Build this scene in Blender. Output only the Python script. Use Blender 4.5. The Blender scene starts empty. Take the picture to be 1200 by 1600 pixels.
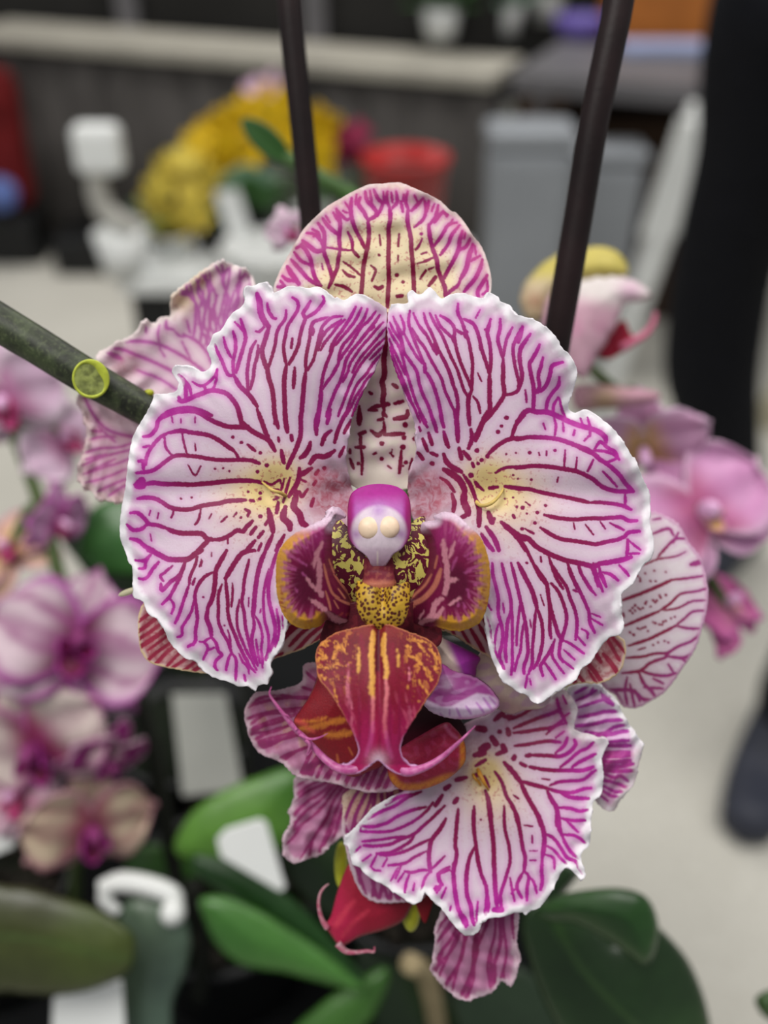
import bpy, math, random
import numpy as np
from mathutils import Vector, Matrix

# ------------------------------------------------------------------ camera, light, exposure
S = bpy.context.scene
COL = S.collection
PITCH = math.radians(35.0)
CAM = Vector((0.0, 0.0, 1.25))
FWD = Vector((0.0, math.cos(PITCH), -math.sin(PITCH)))
UP = Vector((0.0, math.sin(PITCH), math.cos(PITCH)))
FPX = 1500.0          # focal length in pixels of the 1200x1600 frame
D0 = 0.183            # distance of the sharp flower
cd = bpy.data.cameras.new('camera')
cam = bpy.data.objects.new('camera', cd)
COL.objects.link(cam)
cam.location = CAM
cam.rotation_euler = (math.pi/2 - PITCH, 0, 0)
cd.sensor_fit = 'VERTICAL'
cd.sensor_height = 36.0
cd.lens = FPX/1600*36.0
cd.clip_start = 0.01
cd.clip_end = 60
cd.dof.use_dof = True
cd.dof.focus_distance = D0
cd.dof.aperture_fstop = cd.lens/5.0
S.camera = cam

S.view_settings.view_transform = 'Standard'
S.view_settings.look = 'None'
S.view_settings.gamma = 1.0
S.view_settings.use_curve_mapping = False
S.view_settings.exposure = 0.27

wd = bpy.data.worlds.new('hall_light')
S.world = wd
wd.use_nodes = True
bg = wd.node_tree.nodes['Background']
bg.inputs[0].default_value = (0.92, 0.96, 1.0, 1)
bg.inputs[1].default_value = 0.24

def ceiling_panel(x, y, z, sx, sy, watts):
    l = bpy.data.lights.new('ceiling_light', 'AREA')
    l.shape = 'RECTANGLE'; l.size = sx; l.size_y = sy; l.energy = watts
    l.color = (1.0, 0.97, 0.93)
    o = bpy.data.objects.new('ceiling_light', l)
    o.location = (x, y, z)
    COL.objects.link(o)
ceiling_panel(-0.9, -0.5, 3.0, 1.6, 1.0, 44)
ceiling_panel(1.1, 0.6, 3.0, 1.6, 1.0, 30)
ceiling_panel(-0.3, 3.2, 3.0, 2.4, 1.0, 62)

# ------------------------------------------------------------------ helpers
def P(px, py, d):
    x = (px-600.0)/FPX*d
    y = (800.0-py)/FPX*d
    return CAM + Vector((1, 0, 0))*x + UP*y + FWD*d

def Pn(px, py, d):
    px = np.asarray(px, float); py = np.asarray(py, float); d = np.asarray(d, float)
    x = (px-600.0)/FPX*d
    y = (800.0-py)/FPX*d
    out = np.zeros(px.shape+(3,))
    for k in range(3):
        out[..., k] = CAM[k] + (1.0 if k == 0 else 0.0)*x + UP[k]*y + FWD[k]*d
    return out

def ground(px, py, z=0.0):
    v = P(px, py, 1.0)-CAM
    t = (z-CAM.z)/v.z
    return CAM+v*t

def lin(h):
    h = h.lstrip('#')
    c = [int(h[i:i+2], 16)/255.0 for i in (0, 2, 4)]
    return tuple((x/12.92 if x <= 0.04045 else ((x+0.055)/1.055)**2.4) for x in c)

def smooth(a, lo, hi):
    t = np.clip((a-lo)/(hi-lo), 0, 1)
    return t*t*(3-2*t)

def wob(x, y, seed, scale):
    r = np.random.RandomState(seed)
    out = 0
    for k in range(7):
        a = r.uniform(0, 2*math.pi); f = r.uniform(0.6, 1.7)/scale*2*math.pi; p = r.uniform(0, 6.28)
        out = out + np.sin((x*math.cos(a)+y*math.sin(a))*f+p)
    return out/3.2

def tag(o, label=None, cat=None, group=None, kind=None):
    if label: o['label'] = label
    if cat: o['category'] = cat
    if group: o['group'] = group
    if kind: o['kind'] = kind
    return o

def thing(name, loc, label, cat, group=None):
    o = bpy.data.objects.new(name, None)
    o.empty_display_size = 0.01
    COL.objects.link(o)
    o.location = loc
    return tag(o, label, cat, group)

def origin_of(o):
    v = Vector((0, 0, 0))
    while o is not None:
        v = v+Vector(o.location); o = o.parent
    return v

def link_mesh(name, verts, faces, mat, parent=None, smooth_shade=True):
    """verts in world space; the object is hung on its parent without moving them."""
    verts = np.asarray(verts, float)
    if parent is not None:
        verts = verts-np.array(origin_of(parent))
        loc = (0, 0, 0)
    else:
        lo = verts.min(0); hi = verts.max(0)
        loc = ((lo[0]+hi[0])/2, (lo[1]+hi[1])/2, lo[2])
        verts = verts-np.array(loc)
    me = bpy.data.meshes.new(name)
    if isinstance(faces, np.ndarray):
        n = len(faces); k = faces.shape[1]
        me.vertices.add(len(verts)); me.vertices.foreach_set('co', verts.astype(np.float32).ravel())
        me.loops.add(n*k); me.loops.foreach_set('vertex_index', faces.astype(np.int32).ravel())
        me.polygons.add(n)
        me.polygons.foreach_set('loop_start', np.arange(0, n*k, k, dtype=np.int32))
        me.polygons.foreach_set('loop_total', np.full(n, k, dtype=np.int32))
        me.update(calc_edges=True)
        me.validate()
    else:
        me.from_pydata([tuple(v) for v in verts], [], faces)
        me.update()
    me.polygons.foreach_set('use_smooth', np.full(len(me.polygons), smooth_shade, dtype=bool))
    o = bpy.data.objects.new(name, me)
    COL.objects.link(o)
    o.location = loc
    if mat: me.materials.append(mat)
    if parent is not None: o.parent = parent
    return o

def setattrs(o, **kw):
    me = o.data
    for k, a in kw.items():
        if a is None: continue
        if a.ndim == 1:
            at = me.attributes.new(k, 'FLOAT', 'POINT')
            at.data.foreach_set('value', a.astype(np.float32))
        else:
            at = me.attributes.new(k, 'FLOAT_COLOR', 'POINT')
            c = np.ones((len(a), 4), np.float32); c[:, :3] = a
            at.data.foreach_set('color', c.ravel())

# ------------------------------------------------------------------ materials
class N:
    def __init__(self, name):
        self.m = bpy.data.materials.new(name); self.m.use_nodes = True
        self.t = self.m.node_tree; self.b = self.t.nodes['Principled BSDF']
        self.out = self.t.nodes['Material Output']
    def n(self, typ, **kw):
        x = self.t.nodes.new(typ)
        for k, v in kw.items(): setattr(x, k, v)
        return x
    def l(self, a, b): self.t.links.new(a, b)
    def attr(self, name):
        return self.n('ShaderNodeAttribute', attribute_type='GEOMETRY', attribute_name=name)
    def noise(self, scale, detail=2.0, rough=0.5, dist=0.0, coord='Object'):
        tc = self.n('ShaderNodeTexCoord'); x = self.n('ShaderNodeTexNoise')
        x.inputs['Scale'].default_value = scale; x.inputs['Detail'].default_value = detail
        x.inputs['Roughness'].default_value = rough; x.inputs['Distortion'].default_value = dist
        self.l(tc.outputs[coord], x.inputs['Vector'])
        return x.outputs['Fac']
    def math(self, op, a, b=None, c=None):
        x = self.n('ShaderNodeMath', operation=op)
        for i, v in enumerate((a, b, c)):
            if v is None: continue
            if isinstance(v, (int, float)): x.inputs[i].default_value = v
            else: self.l(v, x.inputs[i])
        return x.outputs[0]
    def rng(self, v, lo, hi, a=0.0, b=1.0):
        x = self.n('ShaderNodeMapRange', interpolation_type='SMOOTHSTEP')
        self.l(v, x.inputs['Value'])
        x.inputs['From Min'].default_value = lo; x.inputs['From Max'].default_value = hi
        x.inputs['To Min'].default_value = a; x.inputs['To Max'].default_value = b
        return x.outputs['Result']
    def mix(self, f, a, b):
        x = self.n('ShaderNodeMix', data_type='RGBA')
        if isinstance(f, (int, float)): x.inputs['Factor'].default_value = f
        else: self.l(f, x.inputs['Factor'])
        for v, s in ((a, 6), (b, 7)):
            if isinstance(v, tuple): x.inputs[s].default_value = tuple(v[:3])+(1,)
            else: self.l(v, x.inputs[s])
        return x.outputs[2]
    def bump(self, h, strength, dist):
        x = self.n('ShaderNodeBump'); x.inputs['Strength'].default_value = strength
        x.inputs['Distance'].default_value = dist
        self.l(h, x.inputs['Height']); self.l(x.outputs[0], self.b.inputs['Normal'])
        return x.outputs[0]
    def finish(self, color, rough=0.5, spec=0.3, trans=0.0, metallic=0.0):
        if isinstance(color, tuple): self.b.inputs['Base Color'].default_value = color[:3]+(1,)
        else: self.l(color, self.b.inputs['Base Color'])
        self.b.inputs['Roughness'].default_value = rough
        self.b.inputs['Specular IOR Level'].default_value = spec
        self.b.inputs['Metallic'].default_value = metallic
        if trans > 0:
            tr = self.n('ShaderNodeBsdfTranslucent'); mx = self.n('ShaderNodeMixShader')
            if isinstance(color, tuple): tr.inputs[0].default_value = color[:3]+(1,)
            else: self.l(color, tr.inputs[0])
            mx.inputs[0].default_value = trans
            self.l(self.b.outputs[0], mx.inputs[1]); self.l(tr.outputs[0], mx.inputs[2])
            self.l(mx.outputs[0], self.out.inputs[0])
        return self.m

def veined(name, base='#d3bece', rimcol='#e2dee3', warm='#e0c98a', dark='#82104a', mag='#aa2690', haze='#c787bd',
           blush='#ac3f58', hazeamt=0.9, rimw=16.0, tone=(16, 100), hz=(-11, 1), trans=0.18, nz=1500.0, bumpv=1.0):
    k = N(name)
    v = k.attr('vein').outputs['Fac']; r = k.attr('rim').outputs['Fac']
    w = k.attr('warm').outputs['Fac']; bl = k.attr('blush').outputs['Fac']
    n1 = k.noise(nz*1.5, 3.0); n2 = k.noise(nz*0.35, 2.0)
    rr = k.math('ADD', r, k.math('MULTIPLY', k.math('SUBTRACT', n2, 0.5), rimw*0.9))
    inner = k.rng(rr, rimw*0.35, rimw)
    vv = k.math('ADD', v, k.math('MULTIPLY', k.math('SUBTRACT', n1, 0.5), 2.6))
    mask = k.math('MULTIPLY', k.rng(vv, -1.3, 0.4), k.rng(rr, rimw*0.1, rimw*0.6))
    c = k.mix(inner, lin(rimcol), lin(base))
    tn = k.rng(r, tone[0], tone[1], 1.0, 0.0)
    hzf = k.math('MULTIPLY', k.rng(v, hz[0], hz[1]), k.math('MULTIPLY_ADD', tn, hazeamt*0.62, hazeamt*0.38))
    hzf = k.math('MULTIPLY', hzf, inner)
    c = k.mix(hzf, c, lin(haze))
    c = k.mix(w, c, lin(warm))
    # fine freckles where the petal is warm
    fr = k.rng(k.noise(nz*0.9, 1.0), 0.60, 0.68)
    c = k.mix(k.math('MULTIPLY', k.math('MULTIPLY', fr, k.math('POWER', w, 0.5)), 0.6), c, lin(blush))
    vc = k.mix(tn, lin(dark), lin(mag))
    c = k.mix(mask, c, vc)
    bn = k.rng(k.noise(nz*0.45, 3.0, dist=1.0), 0.25, 0.7, 0.35, 1.0)
    c = k.mix(k.math('MULTIPLY', bl, bn), c, lin(blush))
    h = k.math('ADD', k.math('MULTIPLY', mask, -0.35), k.math('MULTIPLY', k.noise(nz*1.6, 2.0), 0.5))
    k.bump(h, 0.35*bumpv, 0.0002)
    return k.finish(c, 0.48, 0.25, trans)

def painted(name, rough=0.45, spec=0.3, trans=0.12, nz=900.0, amt=0.22, bump=0.3, bd=0.0003):
    k = N(name)
    c = k.attr('col').outputs['Color']
    n = k.noise(nz, 3.0)
    f = k.rng(n, 0.3, 0.7)
    d = k.n('ShaderNodeHueSaturation'); k.l(c, d.inputs['Color']); d.inputs['Value'].default_value = 1-amt
    c2 = k.mix(f, d.outputs[0], c)
    k.bump(n, bump, bd)
    return k.finish(c2, rough, spec, trans)

def plain(name, hexc, rough=0.5, spec=0.4, nz=40.0, amt=0.15, bump=0.1, bd=0.001, trans=0.0, metallic=0.0, detail=4.0, coord='Object'):
    k = N(name)
    c = lin(hexc)
    n = k.noise(nz, detail, coord=coord)
    c2 = k.mix(k.rng(n, 0.3, 0.7), tuple(x*(1-amt) for x in c), tuple(min(1, x*(1+amt*0.6)) for x in c))
    if bump: k.bump(n, bump, bd)
    return k.finish(c2, rough, spec, trans, metallic)

# ------------------------------------------------------------------ pattern tracing
def parse(txt):
    """lines: 'C x y s' sets a crop; other lines are polylines 'wN a,b c,d ...' in crop pixels; ';' separates."""
    ox = oy = 0.0; s = 5.4545; out = []
    for line in txt.strip().splitlines():
        line = line.strip()
        if not line: continue
        if line[0] == 'C':
            t = line.split(); ox, oy = float(t[1]), float(t[2]); s = float(t[3]) if len(t) > 3 else 5.4545
            continue
        for seg in line.split(';'):
            w = None; pts = []
            for t in seg.split():
                if t[0] == 'w': w = float(t[1:])
                else:
                    a, b = t.split(','); pts.append((ox+float(a)/s, oy+float(b)/s))
            if pts: out.append((pts, w))
    return out

def pts(txt, s=None):
    return [tuple(float(v) for v in t.split(',')) for t in txt.split()]

def resample(poly, step, closed):
    q = np.array(poly, float)
    if len(q) < 2: return q
    if closed: q = np.vstack([q[-1:], q, q[:2]])
    else: q = np.vstack([2*q[0]-q[1], q, 2*q[-1]-q[-2]])
    out = []
    for i in range(1, len(q)-2):
        p0, p1, p2, p3 = q[i-1], q[i], q[i+1], q[i+2]
        n = max(1, int(math.ceil(np.linalg.norm(p2-p1)/step)))
        for j in range(n):
            t = j/n
            out.append(0.5*((2*p1)+(-p0+p2)*t+(2*p0-5*p1+4*p2-p3)*t*t+(-p0+3*p1-3*p2+p3)*t**3))
    if not closed: out.append(q[-2])
    return np.array(out)

class Lattice:
    """a fine sheet of quads filling a traced outline; border vertices sit on the outline."""
    def __init__(self, outline, h, ruffle=0.0, rscale=9.0, seed=1, smooth_out=True):
        o = resample(outline, max(h*0.8, 1.0), True) if smooth_out else np.array(outline, float)
        if ruffle:
            d = np.roll(o, -1, 0)-np.roll(o, 1, 0); nn = np.stack([d[:, 1], -d[:, 0]], 1)
            nn /= (np.linalg.norm(nn, axis=1, keepdims=True)+1e-9)
            o = o+nn*(ruffle*wob(o[:, 0], o[:, 1], seed, rscale))[:, None]
        self.o = o; self.h = h
        lo = o.min(0)-3*h; hi = o.max(0)+3*h
        self.lo = lo
        nx = int((hi[0]-lo[0])/h)+2; ny = int((hi[1]-lo[1])/h)+2
        self.nx, self.ny = nx, ny
        self.X, self.Y = np.meshgrid(lo[0]+np.arange(nx)*h, lo[1]+np.arange(ny)*h)
        # even-odd test at cell centres
        cx = lo[0]+(np.arange(nx-1)+0.5)*h; cy = lo[1]+(np.arange(ny-1)+0.5)*h
        ins = np.zeros((ny-1, nx-1), bool)
        a = o; b = np.roll(o, -1, 0)
        for j, y in enumerate(cy):
            m = (a[:, 1] > y) != (b[:, 1] > y)
            xs = np.sort(a[m, 0]+(y-a[m, 1])/(b[m, 1]-a[m, 1])*(b[m, 0]-a[m, 0]))
            ins[j] = (np.searchsorted(xs, cx) % 2) == 1
        self.ins = ins
        use = np.zeros((ny, nx), int)
        for dy in (0, 1):
            for dx in (0, 1):
                use[dy:dy+ny-1, dx:dx+nx-1] += ins
        self.used = use > 0
        border = (use > 0) & (use < 4)
        # distance to the outline (capped), exact near the rim
        self.edge = self.field([(o, None)], 400.0, closed=True)
        bi = np.argwhere(border)
        for j, i in bi:
            p = np.array([self.X[j, i], self.Y[j, i]])
            q = self._near(p, a, b)
            self.X[j, i], self.Y[j, i] = q
            self.edge[j, i] = 0.0
        self.idx = -np.ones((ny, nx), int)
        self.idx[self.used] = np.arange(self.used.sum())
        J, I = np.nonzero(ins)
        self.faces = np.stack([self.idx[J, I], self.idx[J+1, I], self.idx[J+1, I+1], self.idx[J, I+1]], 1)
        self.x = self.X[self.used]; self.y = self.Y[self.used]; self.e = self.edge[self.used]
    @staticmethod
    def _near(p, a, b):
        d = b-a; L = (d*d).sum(1)+1e-12
        t = np.clip(((p-a)*d).sum(1)/L, 0, 1)
        q = a+d*t[:, None]
        k = ((q-p)**2).sum(1).argmin()
        return q[k]
    def field(self, lines, R, closed=False, width=0.0):
        """distance (or width/2-distance) splatted segment by segment"""
        h = self.h; nx, ny = self.nx, self.ny
        if closed:
            # brute distance on a coarse set of rows
            out = np.full((ny, nx), float(R))
            pts_ = lines[0][0]
            gx = self.lo[0]+np.arange(nx)*h; gy = self.lo[1]+np.arange(ny)*h
            step = max(1, len(pts_)//900)
            q = pts_[::step]
            for j in range(ny):
                dx = gx[:, None]-q[None, :, 0]; dy = gy[j]-q[None, :, 1]
                out[j] = np.sqrt((dx*dx+dy*dy).min(1))
            return out
        out = np.full((ny, nx), -float(R))
        for poly, w in lines:
            w = w or width
            q = resample(poly, 4.0, False) if len(poly) > 1 else np.array([poly[0], (poly[0][0]+0.5, poly[0][1])])
            n = len(q)-1
            for k in range(n):
                a, b = q[k], q[k+1]
                f0 = min(1, 0.62+0.38*min(k, n-k)/3.0) if len(poly) > 1 else 1
                ww = w*f0
                i0 = max(0, int((min(a[0], b[0])-R-self.lo[0])/h)); i1 = min(nx, int((max(a[0], b[0])+R-self.lo[0])/h)+2)
                j0 = max(0, int((min(a[1], b[1])-R-self.lo[1])/h)); j1 = min(ny, int((max(a[1], b[1])+R-self.lo[1])/h)+2)
                if i1 <= i0 or j1 <= j0: continue
                gx = self.lo[0]+np.arange(i0, i1)*h; gy = (self.lo[1]+np.arange(j0, j1)*h)[:, None]
                d = b-a; L = d@d+1e-9
                t = np.clip(((gx-a[0])*d[0]+(gy-a[1])*d[1])/L, 0, 1)
                dist = np.hypot(gx-a[0]-t*d[0], gy-a[1]-t*d[1])
                v = ww/2-dist
                sub = out[j0:j1, i0:i1]
                np.maximum(sub, v, out=sub)
        return out
    def veins(self, lines, width=5.2, R=13.0):
        return self.field(lines, R, width=width)[self.used]
    def build(self, name, depth, mat, parent, thick=0.0007):
        V = Pn(self.x, self.y, depth)
        f = self.faces
        v = V[f[0]]
        nrm = np.cross(v[1]-v[0], v[2]-v[0])
        if nrm @ (np.array(CAM)-v[0]) < 0: f = f[:, ::-1].copy()
        o = link_mesh(name, V, f, mat, parent)
        if thick:
            md = o.modifiers.new('thickness', 'SOLIDIFY'); md.thickness = thick; md.offset = -1
        return o

def veined_part(name, outline, lines, mat, parent, zf, h=1.7, width=5.2, ruffle=1.2, seed=1, warm=None, blush=None, thick=0.0007, rscale=9.0, inner=None):
    L = Lattice(outline, h, ruffle, rscale, seed)
    v = L.veins(lines, width)
    x, y, e = L.x, L.y, L.e
    w = np.zeros_like(x) if warm is None else warm(x, y, e)
    b = np.zeros_like(x) if blush is None else blush(x, y, e)
    o = L.build(name, zf(x, y, e), mat, parent, thick)
    if inner is not None: e = e+160*inner(x, y, e)   # far from any free rim
    setattrs(o, vein=v, rim=e, warm=w, blush=b)
    return o

class Paint:
    def __init__(self, L, base):
        self.L = L; self.c = np.tile(np.array(lin(base)), (len(L.x), 1))
    def mixin(self, hexc, f):
        f = np.clip(f, 0, 1)[:, None]
        self.c = self.c*(1-f)+np.array(lin(hexc))*f
        return self
    def strokes(self, txt, hexc, width, soft=1.5, alpha=1.0, jitter=0.0, seed=3):
        lines = parse(txt) if isinstance(txt, str) else txt
        f = self.L.field([(p, w or width) for p, w in lines], width+soft*3+4)[self.L.used]
        if jitter: f = f+jitter*wob(self.L.x, self.L.y, seed, 9.0)
        return self.mixin(hexc, smooth(f, -soft, soft)*alpha)

def painted_part(name, outline, paint, mat, parent, zf, h=1.8, ruffle=0.0, seed=1, thick=0.0007, base='#808080', rscale=9.0):
    L = Lattice(outline, h, ruffle, rscale, seed)
    p = Paint(L, base); paint(p, L.x, L.y, L.e)
    o = L.build(name, zf(L.x, L.y, L.e), mat, parent, thick)
    setattrs(o, col=p.c)
    return o

def tube(name, path, radii, mat, parent=None, seg=14, step=None, caps=True):
    """tube through world points"""
    pt = np.array([list(p) for p in path], float)
    r = np.array(radii, float)
    n = 0
    L = np.linalg.norm(np.diff(pt, axis=0), axis=1).sum()
    step = step or L/max(24, 6*len(pt))
    q = np.vstack([2*pt[0]-pt[1], pt, 2*pt[-1]-pt[-2]]); C = []; R = []
    for i in range(1, len(q)-2):
        m = max(1, int(np.linalg.norm(q[i+1]-q[i])/step))
        for j in range(m):
            t = j/m
            C.append(0.5*((2*q[i])+(-q[i-1]+q[i+1])*t+(2*q[i-1]-5*q[i]+4*q[i+1]-q[i+2])*t*t+(-q[i-1]+3*q[i]-3*q[i+1]+q[i+2])*t**3))
            R.append(r[i-1]*(1-t)+r[i]*t)
    C.append(pt[-1]); R.append(r[-1]); C = np.array(C)
    T = np.gradient(C, axis=0); T /= np.linalg.norm(T, axis=1, keepdims=True)+1e-12
    ref = np.array([0, 0, 1.0]) if abs(T[0][2]) < 0.9 else np.array([1.0, 0, 0])
    u = np.cross(T[0], ref); u /= np.linalg.norm(u)
    V = []; F = []
    a = np.linspace(0, 2*math.pi, seg, endpoint=False)
    for i in range(len(C)):
        u = u-T[i]*(u@T[i]); u /= np.linalg.norm(u); w = np.cross(T[i], u)
        V.extend(C[i]+R[i]*(np.cos(t)*u+np.sin(t)*w) for t in a)
    for i in range(len(C)-1):
        for k in range(seg):
            k2 = (k+1) % seg
            F.append((i*seg+k, i*seg+k2, (i+1)*seg+k2, (i+1)*seg+k))
    if caps:
        F.append(tuple(range(seg))[::-1]); F.append(tuple((len(C)-1)*seg+k for k in range(seg)))
    return link_mesh(name, V, F, mat, parent)

def box(name, c, size, mat, parent=None, bevel=0.004, rot=0.0, taper=1.0, smooth_shade=False):
    sx, sy, sz = [v/2 for v in size]
    V = []
    for z in (-1, 1):
        t = taper if z < 0 else 1.0
        for x, y in ((-1, -1), (1, -1), (1, 1), (-1, 1)):
            vx, vy = x*sx*t, y*sy*t
            V.append((c[0]+vx*math.cos(rot)-vy*math.sin(rot), c[1]+vx*math.sin(rot)+vy*math.cos(rot), c[2]+z*sz))
    F = [(3, 2, 1, 0), (4, 5, 6, 7), (0, 1, 5, 4), (1, 2, 6, 5), (2, 3, 7, 6), (3, 0, 4, 7)]
    o = link_mesh(name, V, F, mat, parent, smooth_shade)
    if bevel:
        m = o.modifiers.new('bevel', 'BEVEL'); m.width = bevel; m.segments = 3
    return o

def lathe(name, c, prof, mat, parent=None, seg=40, sq=None):
    V = []; F = []
    for r, z in prof:
        for k in range(seg):
            a = 2*math.pi*k/seg
            V.append((c[0]+r*math.cos(a), c[1]+r*math.sin(a), c[2]+z))
    for i in range(len(prof)-1):
        for k in range(seg):
            k2 = (k+1) % seg
            F.append((i*seg+k, i*seg+k2, (i+1)*seg+k2, (i+1)*seg+k))
    F.append(tuple(range(seg))[::-1])
    F.append(tuple((len(prof)-1)*seg+k for k in range(seg)))
    return link_mesh(name, V, F, mat, parent)

def ellipsoid(name, c, ax, mat, parent=None, seg=28):
    V = []; F = []
    n = seg//2
    A = [np.array(list(a)) for a in ax]; c = np.array(list(c))
    for i in range(n+1):
        th = math.pi*i/n
        for k in range(seg):
            ph = 2*math.pi*k/seg
            V.append(c+A[0]*math.sin(th)*math.cos(ph)+A[1]*math.sin(th)*math.sin(ph)+A[2]*math.cos(th))
    for i in range(n):
        for k in range(seg):
            k2 = (k+1) % seg
            F.append((i*seg+k, (i+1)*seg+k, (i+1)*seg+k2, i*seg+k2))
    return link_mesh(name, V, F, mat, parent)

PX = D0/FPX
RIGHT = Vector((1, 0, 0))
# ------------------------------------------------------------------ the hall
M_floor = N('concrete_floor')
n_ = M_floor.noise(1.7, 5.0, 0.6); n2_ = M_floor.noise(60.0, 3.0, 0.6)
c_ = M_floor.mix(M_floor.rng(n_, 0.3, 0.7), lin('#c0bdb3'), lin('#cfccc2'))
c_ = M_floor.mix(M_floor.math('MULTIPLY', M_floor.rng(n2_, 0.35, 0.65), 0.25), c_, lin('#a09c90'))
M_floor = M_floor.finish(c_, 0.6, 0.3)
M_wall = plain('dark_wall', '#2b2a28', 0.8, 0.2, 3.0, 0.25)
M_skirt = plain('charcoal_table_skirt', '#4b4846', 0.9, 0.1, 6.0, 0.22)
M_ledge = plain('pale_table_top', '#a19d92', 0.6, 0.3, 8.0, 0.12)
M_greymetal = plain('grey_metal', '#6a686b', 0.45, 0.5, 8.0, 0.12, metallic=0.2)
M_black = plain('black_plastic', '#121314', 0.5, 0.35, 30.0, 0.2)
M_white = plain('white_plastic', '#d6d8d6', 0.45, 0.4, 12.0, 0.06)
M_greyplastic = plain('grey_plastic', '#8b8f94', 0.5, 0.4, 5.0, 0.08)
M_red = plain('red_glaze', '#a51410', 0.35, 0.5, 15.0, 0.15)
M_darkred = plain('dark_red_fabric', '#6c1a1c', 0.8, 0.2, 15.0, 0.25)
M_blue = plain('blue_plastic', '#5a6fae', 0.5, 0.4, 15.0, 0.1)
M_orange = plain('orange_board', '#b26a2b', 0.6, 0.3, 10.0, 0.15)
M_paleblue = plain('pale_blue_plastic', '#9aa5c8', 0.5, 0.4, 10.0, 0.08)
M_purple = plain('purple_plastic', '#6a5aa8', 0.5, 0.4, 10.0, 0.1)
M_trouser = plain('black_trouser_cloth', '#17181d', 0.9, 0.12, 60.0, 0.2, 0.3, 0.002)
M_jacket = plain('black_jacket_cloth', '#131418', 0.9, 0.12, 40.0, 0.2)
M_shoe = plain('navy_shoe_leather', '#2a2d3a', 0.55, 0.4, 40.0, 0.15)
M_skin = plain('skin', '#c79a80', 0.5, 0.3, 60.0, 0.06)
M_beige = plain('beige_canvas', '#a8a28c', 0.8, 0.2, 20.0, 0.12)
M_leaf = plain('green_leaf', '#2f5a22', 0.38, 0.5, 25.0, 0.25, trans=0.08)
M_greyleaf = plain('grey_green_leaf', '#7fa386', 0.5, 0.4, 25.0, 0.2, trans=0.08)
M_yellow = plain('yellow_bloom', '#e4bf16', 0.5, 0.3, 90.0, 0.25, trans=0.15)
M_paleyellow = plain('soft_yellow_bloom', '#d6c04c', 0.5, 0.3, 90.0, 0.25, trans=0.15)
M_palepink = plain('pale_pink_bloom', '#d3b3c8', 0.5, 0.3, 90.0, 0.12, trans=0.15)
M_magbloom = plain('crimson_bloom', '#8a1c44', 0.5, 0.3, 90.0, 0.2, trans=0.1)
M_limebud = plain('yellow_green', '#a9ac26', 0.45, 0.4, 200.0, 0.2, trans=0.1)
M_bark = plain('orchid_bark', '#1c1812', 0.85, 0.2, 90.0, 0.5, 0.6, 0.004)
M_soil = plain('dark_moss', '#12170f', 0.9, 0.1, 60.0, 0.6, 0.5, 0.004)
M_tray = plain('black_tray', '#0e0f10', 0.85, 0.1, 20.0, 0.2)
M_wood = plain('pale_stake', '#9b8c6c', 0.7, 0.2, 60.0, 0.2)
M_olive = plain('olive_root', '#4c5636', 0.6, 0.3, 200.0, 0.3)

def quad(name, p, mat):
    return tag(link_mesh(name, [tuple(v) for v in p], [(0, 1, 2, 3)], mat, None, False), kind='structure')
box('floor', (0, 2.4, -0.05), (9, 8, 0.1), M_floor, bevel=0)['kind'] = 'structure'
box('wall_back', (0, 6.0, 1.5), (9, 0.12, 3.0), M_wall, bevel=0)['kind'] = 'structure'

def rot_table(name, A, B, depth, z, matp, label, cat, skirt=True, group=None, thick=0.035, matskirt=None, legs=False):
    A = Vector((A[0], A[1], 0)); B = Vector((B[0], B[1], 0))
    u = (B-A); L = u.length; u.normalize(); v = Vector((-u.y, u.x, 0))
    ang = math.atan2(u.y, u.x); c = (A+B)/2+v*depth/2
    t = thing(name, (c.x, c.y, 0), label, cat, group)
    box('table_top', (c.x, c.y, z-thick/2), (L, depth, thick), matp, t, 0.004, ang)
    if skirt:
        # pleated cloth hanging from the front and the ends
        n = int(L/0.012); V = []; F = []
        for i in range(n+1):
            s = i/n*L; off = 0.008*math.sin(s*42)+0.004*math.sin(s*97+1)
            p = A+u*s+v*(0.03-off)
            q = A+u*s+v*(0.03-off*1.6-0.006*math.sin(s*23))
            V += [(p.x, p.y, z-thick), (q.x, q.y, 0.01)]
        for i in range(n): F.append((2*i, 2*i+1, 2*i+3, 2*i+2))
        o = link_mesh('table_skirt', V, F, matskirt or M_skirt, t)
        o.modifiers.new('thickness', 'SOLIDIFY').thickness = 0.003
    for s in (0.06, L-0.06):
        for w in (0.1, depth-0.06):
            p = A+u*s+v*w
            box('leg', (p.x, p.y, (z-thick)/2), (0.035, 0.035, z-thick), M_greymetal, t, 0.004, ang)
    return t, u, v

A = ground(-80, 50, 0.73); B = ground(772, 118, 0.73)
T1, u1, v1 = rot_table('display_table', (A.x, A.y), (B.x, B.y), 0.30, 0.73, M_ledge,
    'long pale-topped table with a charcoal cloth skirt along the back of the hall', 'table')
A2 = ground(800, 112, 0.76); B2 = ground(1230, 146, 0.76)
T2, u2, v2 = rot_table('trestle_table', (A2.x, A2.y), (B2.x, B2.y), 0.7, 0.76, M_greymetal,
    'grey metal-topped table without a skirt behind the standing person', 'table', skirt=False, thick=0.05)

W0 = Vector((A.x, A.y, 0))-u1*2.0+v1*0.36; W1 = Vector((B.x, B.y, 0))-u1*0.1+v1*0.36
wc = (W0+W1)/2
box('wall_left', (wc.x+v1.x*0.05, wc.y+v1.y*0.05, 1.5), ((W1-W0).length, 0.08, 3.0), M_wall, bevel=0, rot=math.atan2(u1.y, u1.x))['kind'] = 'structure'
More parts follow.
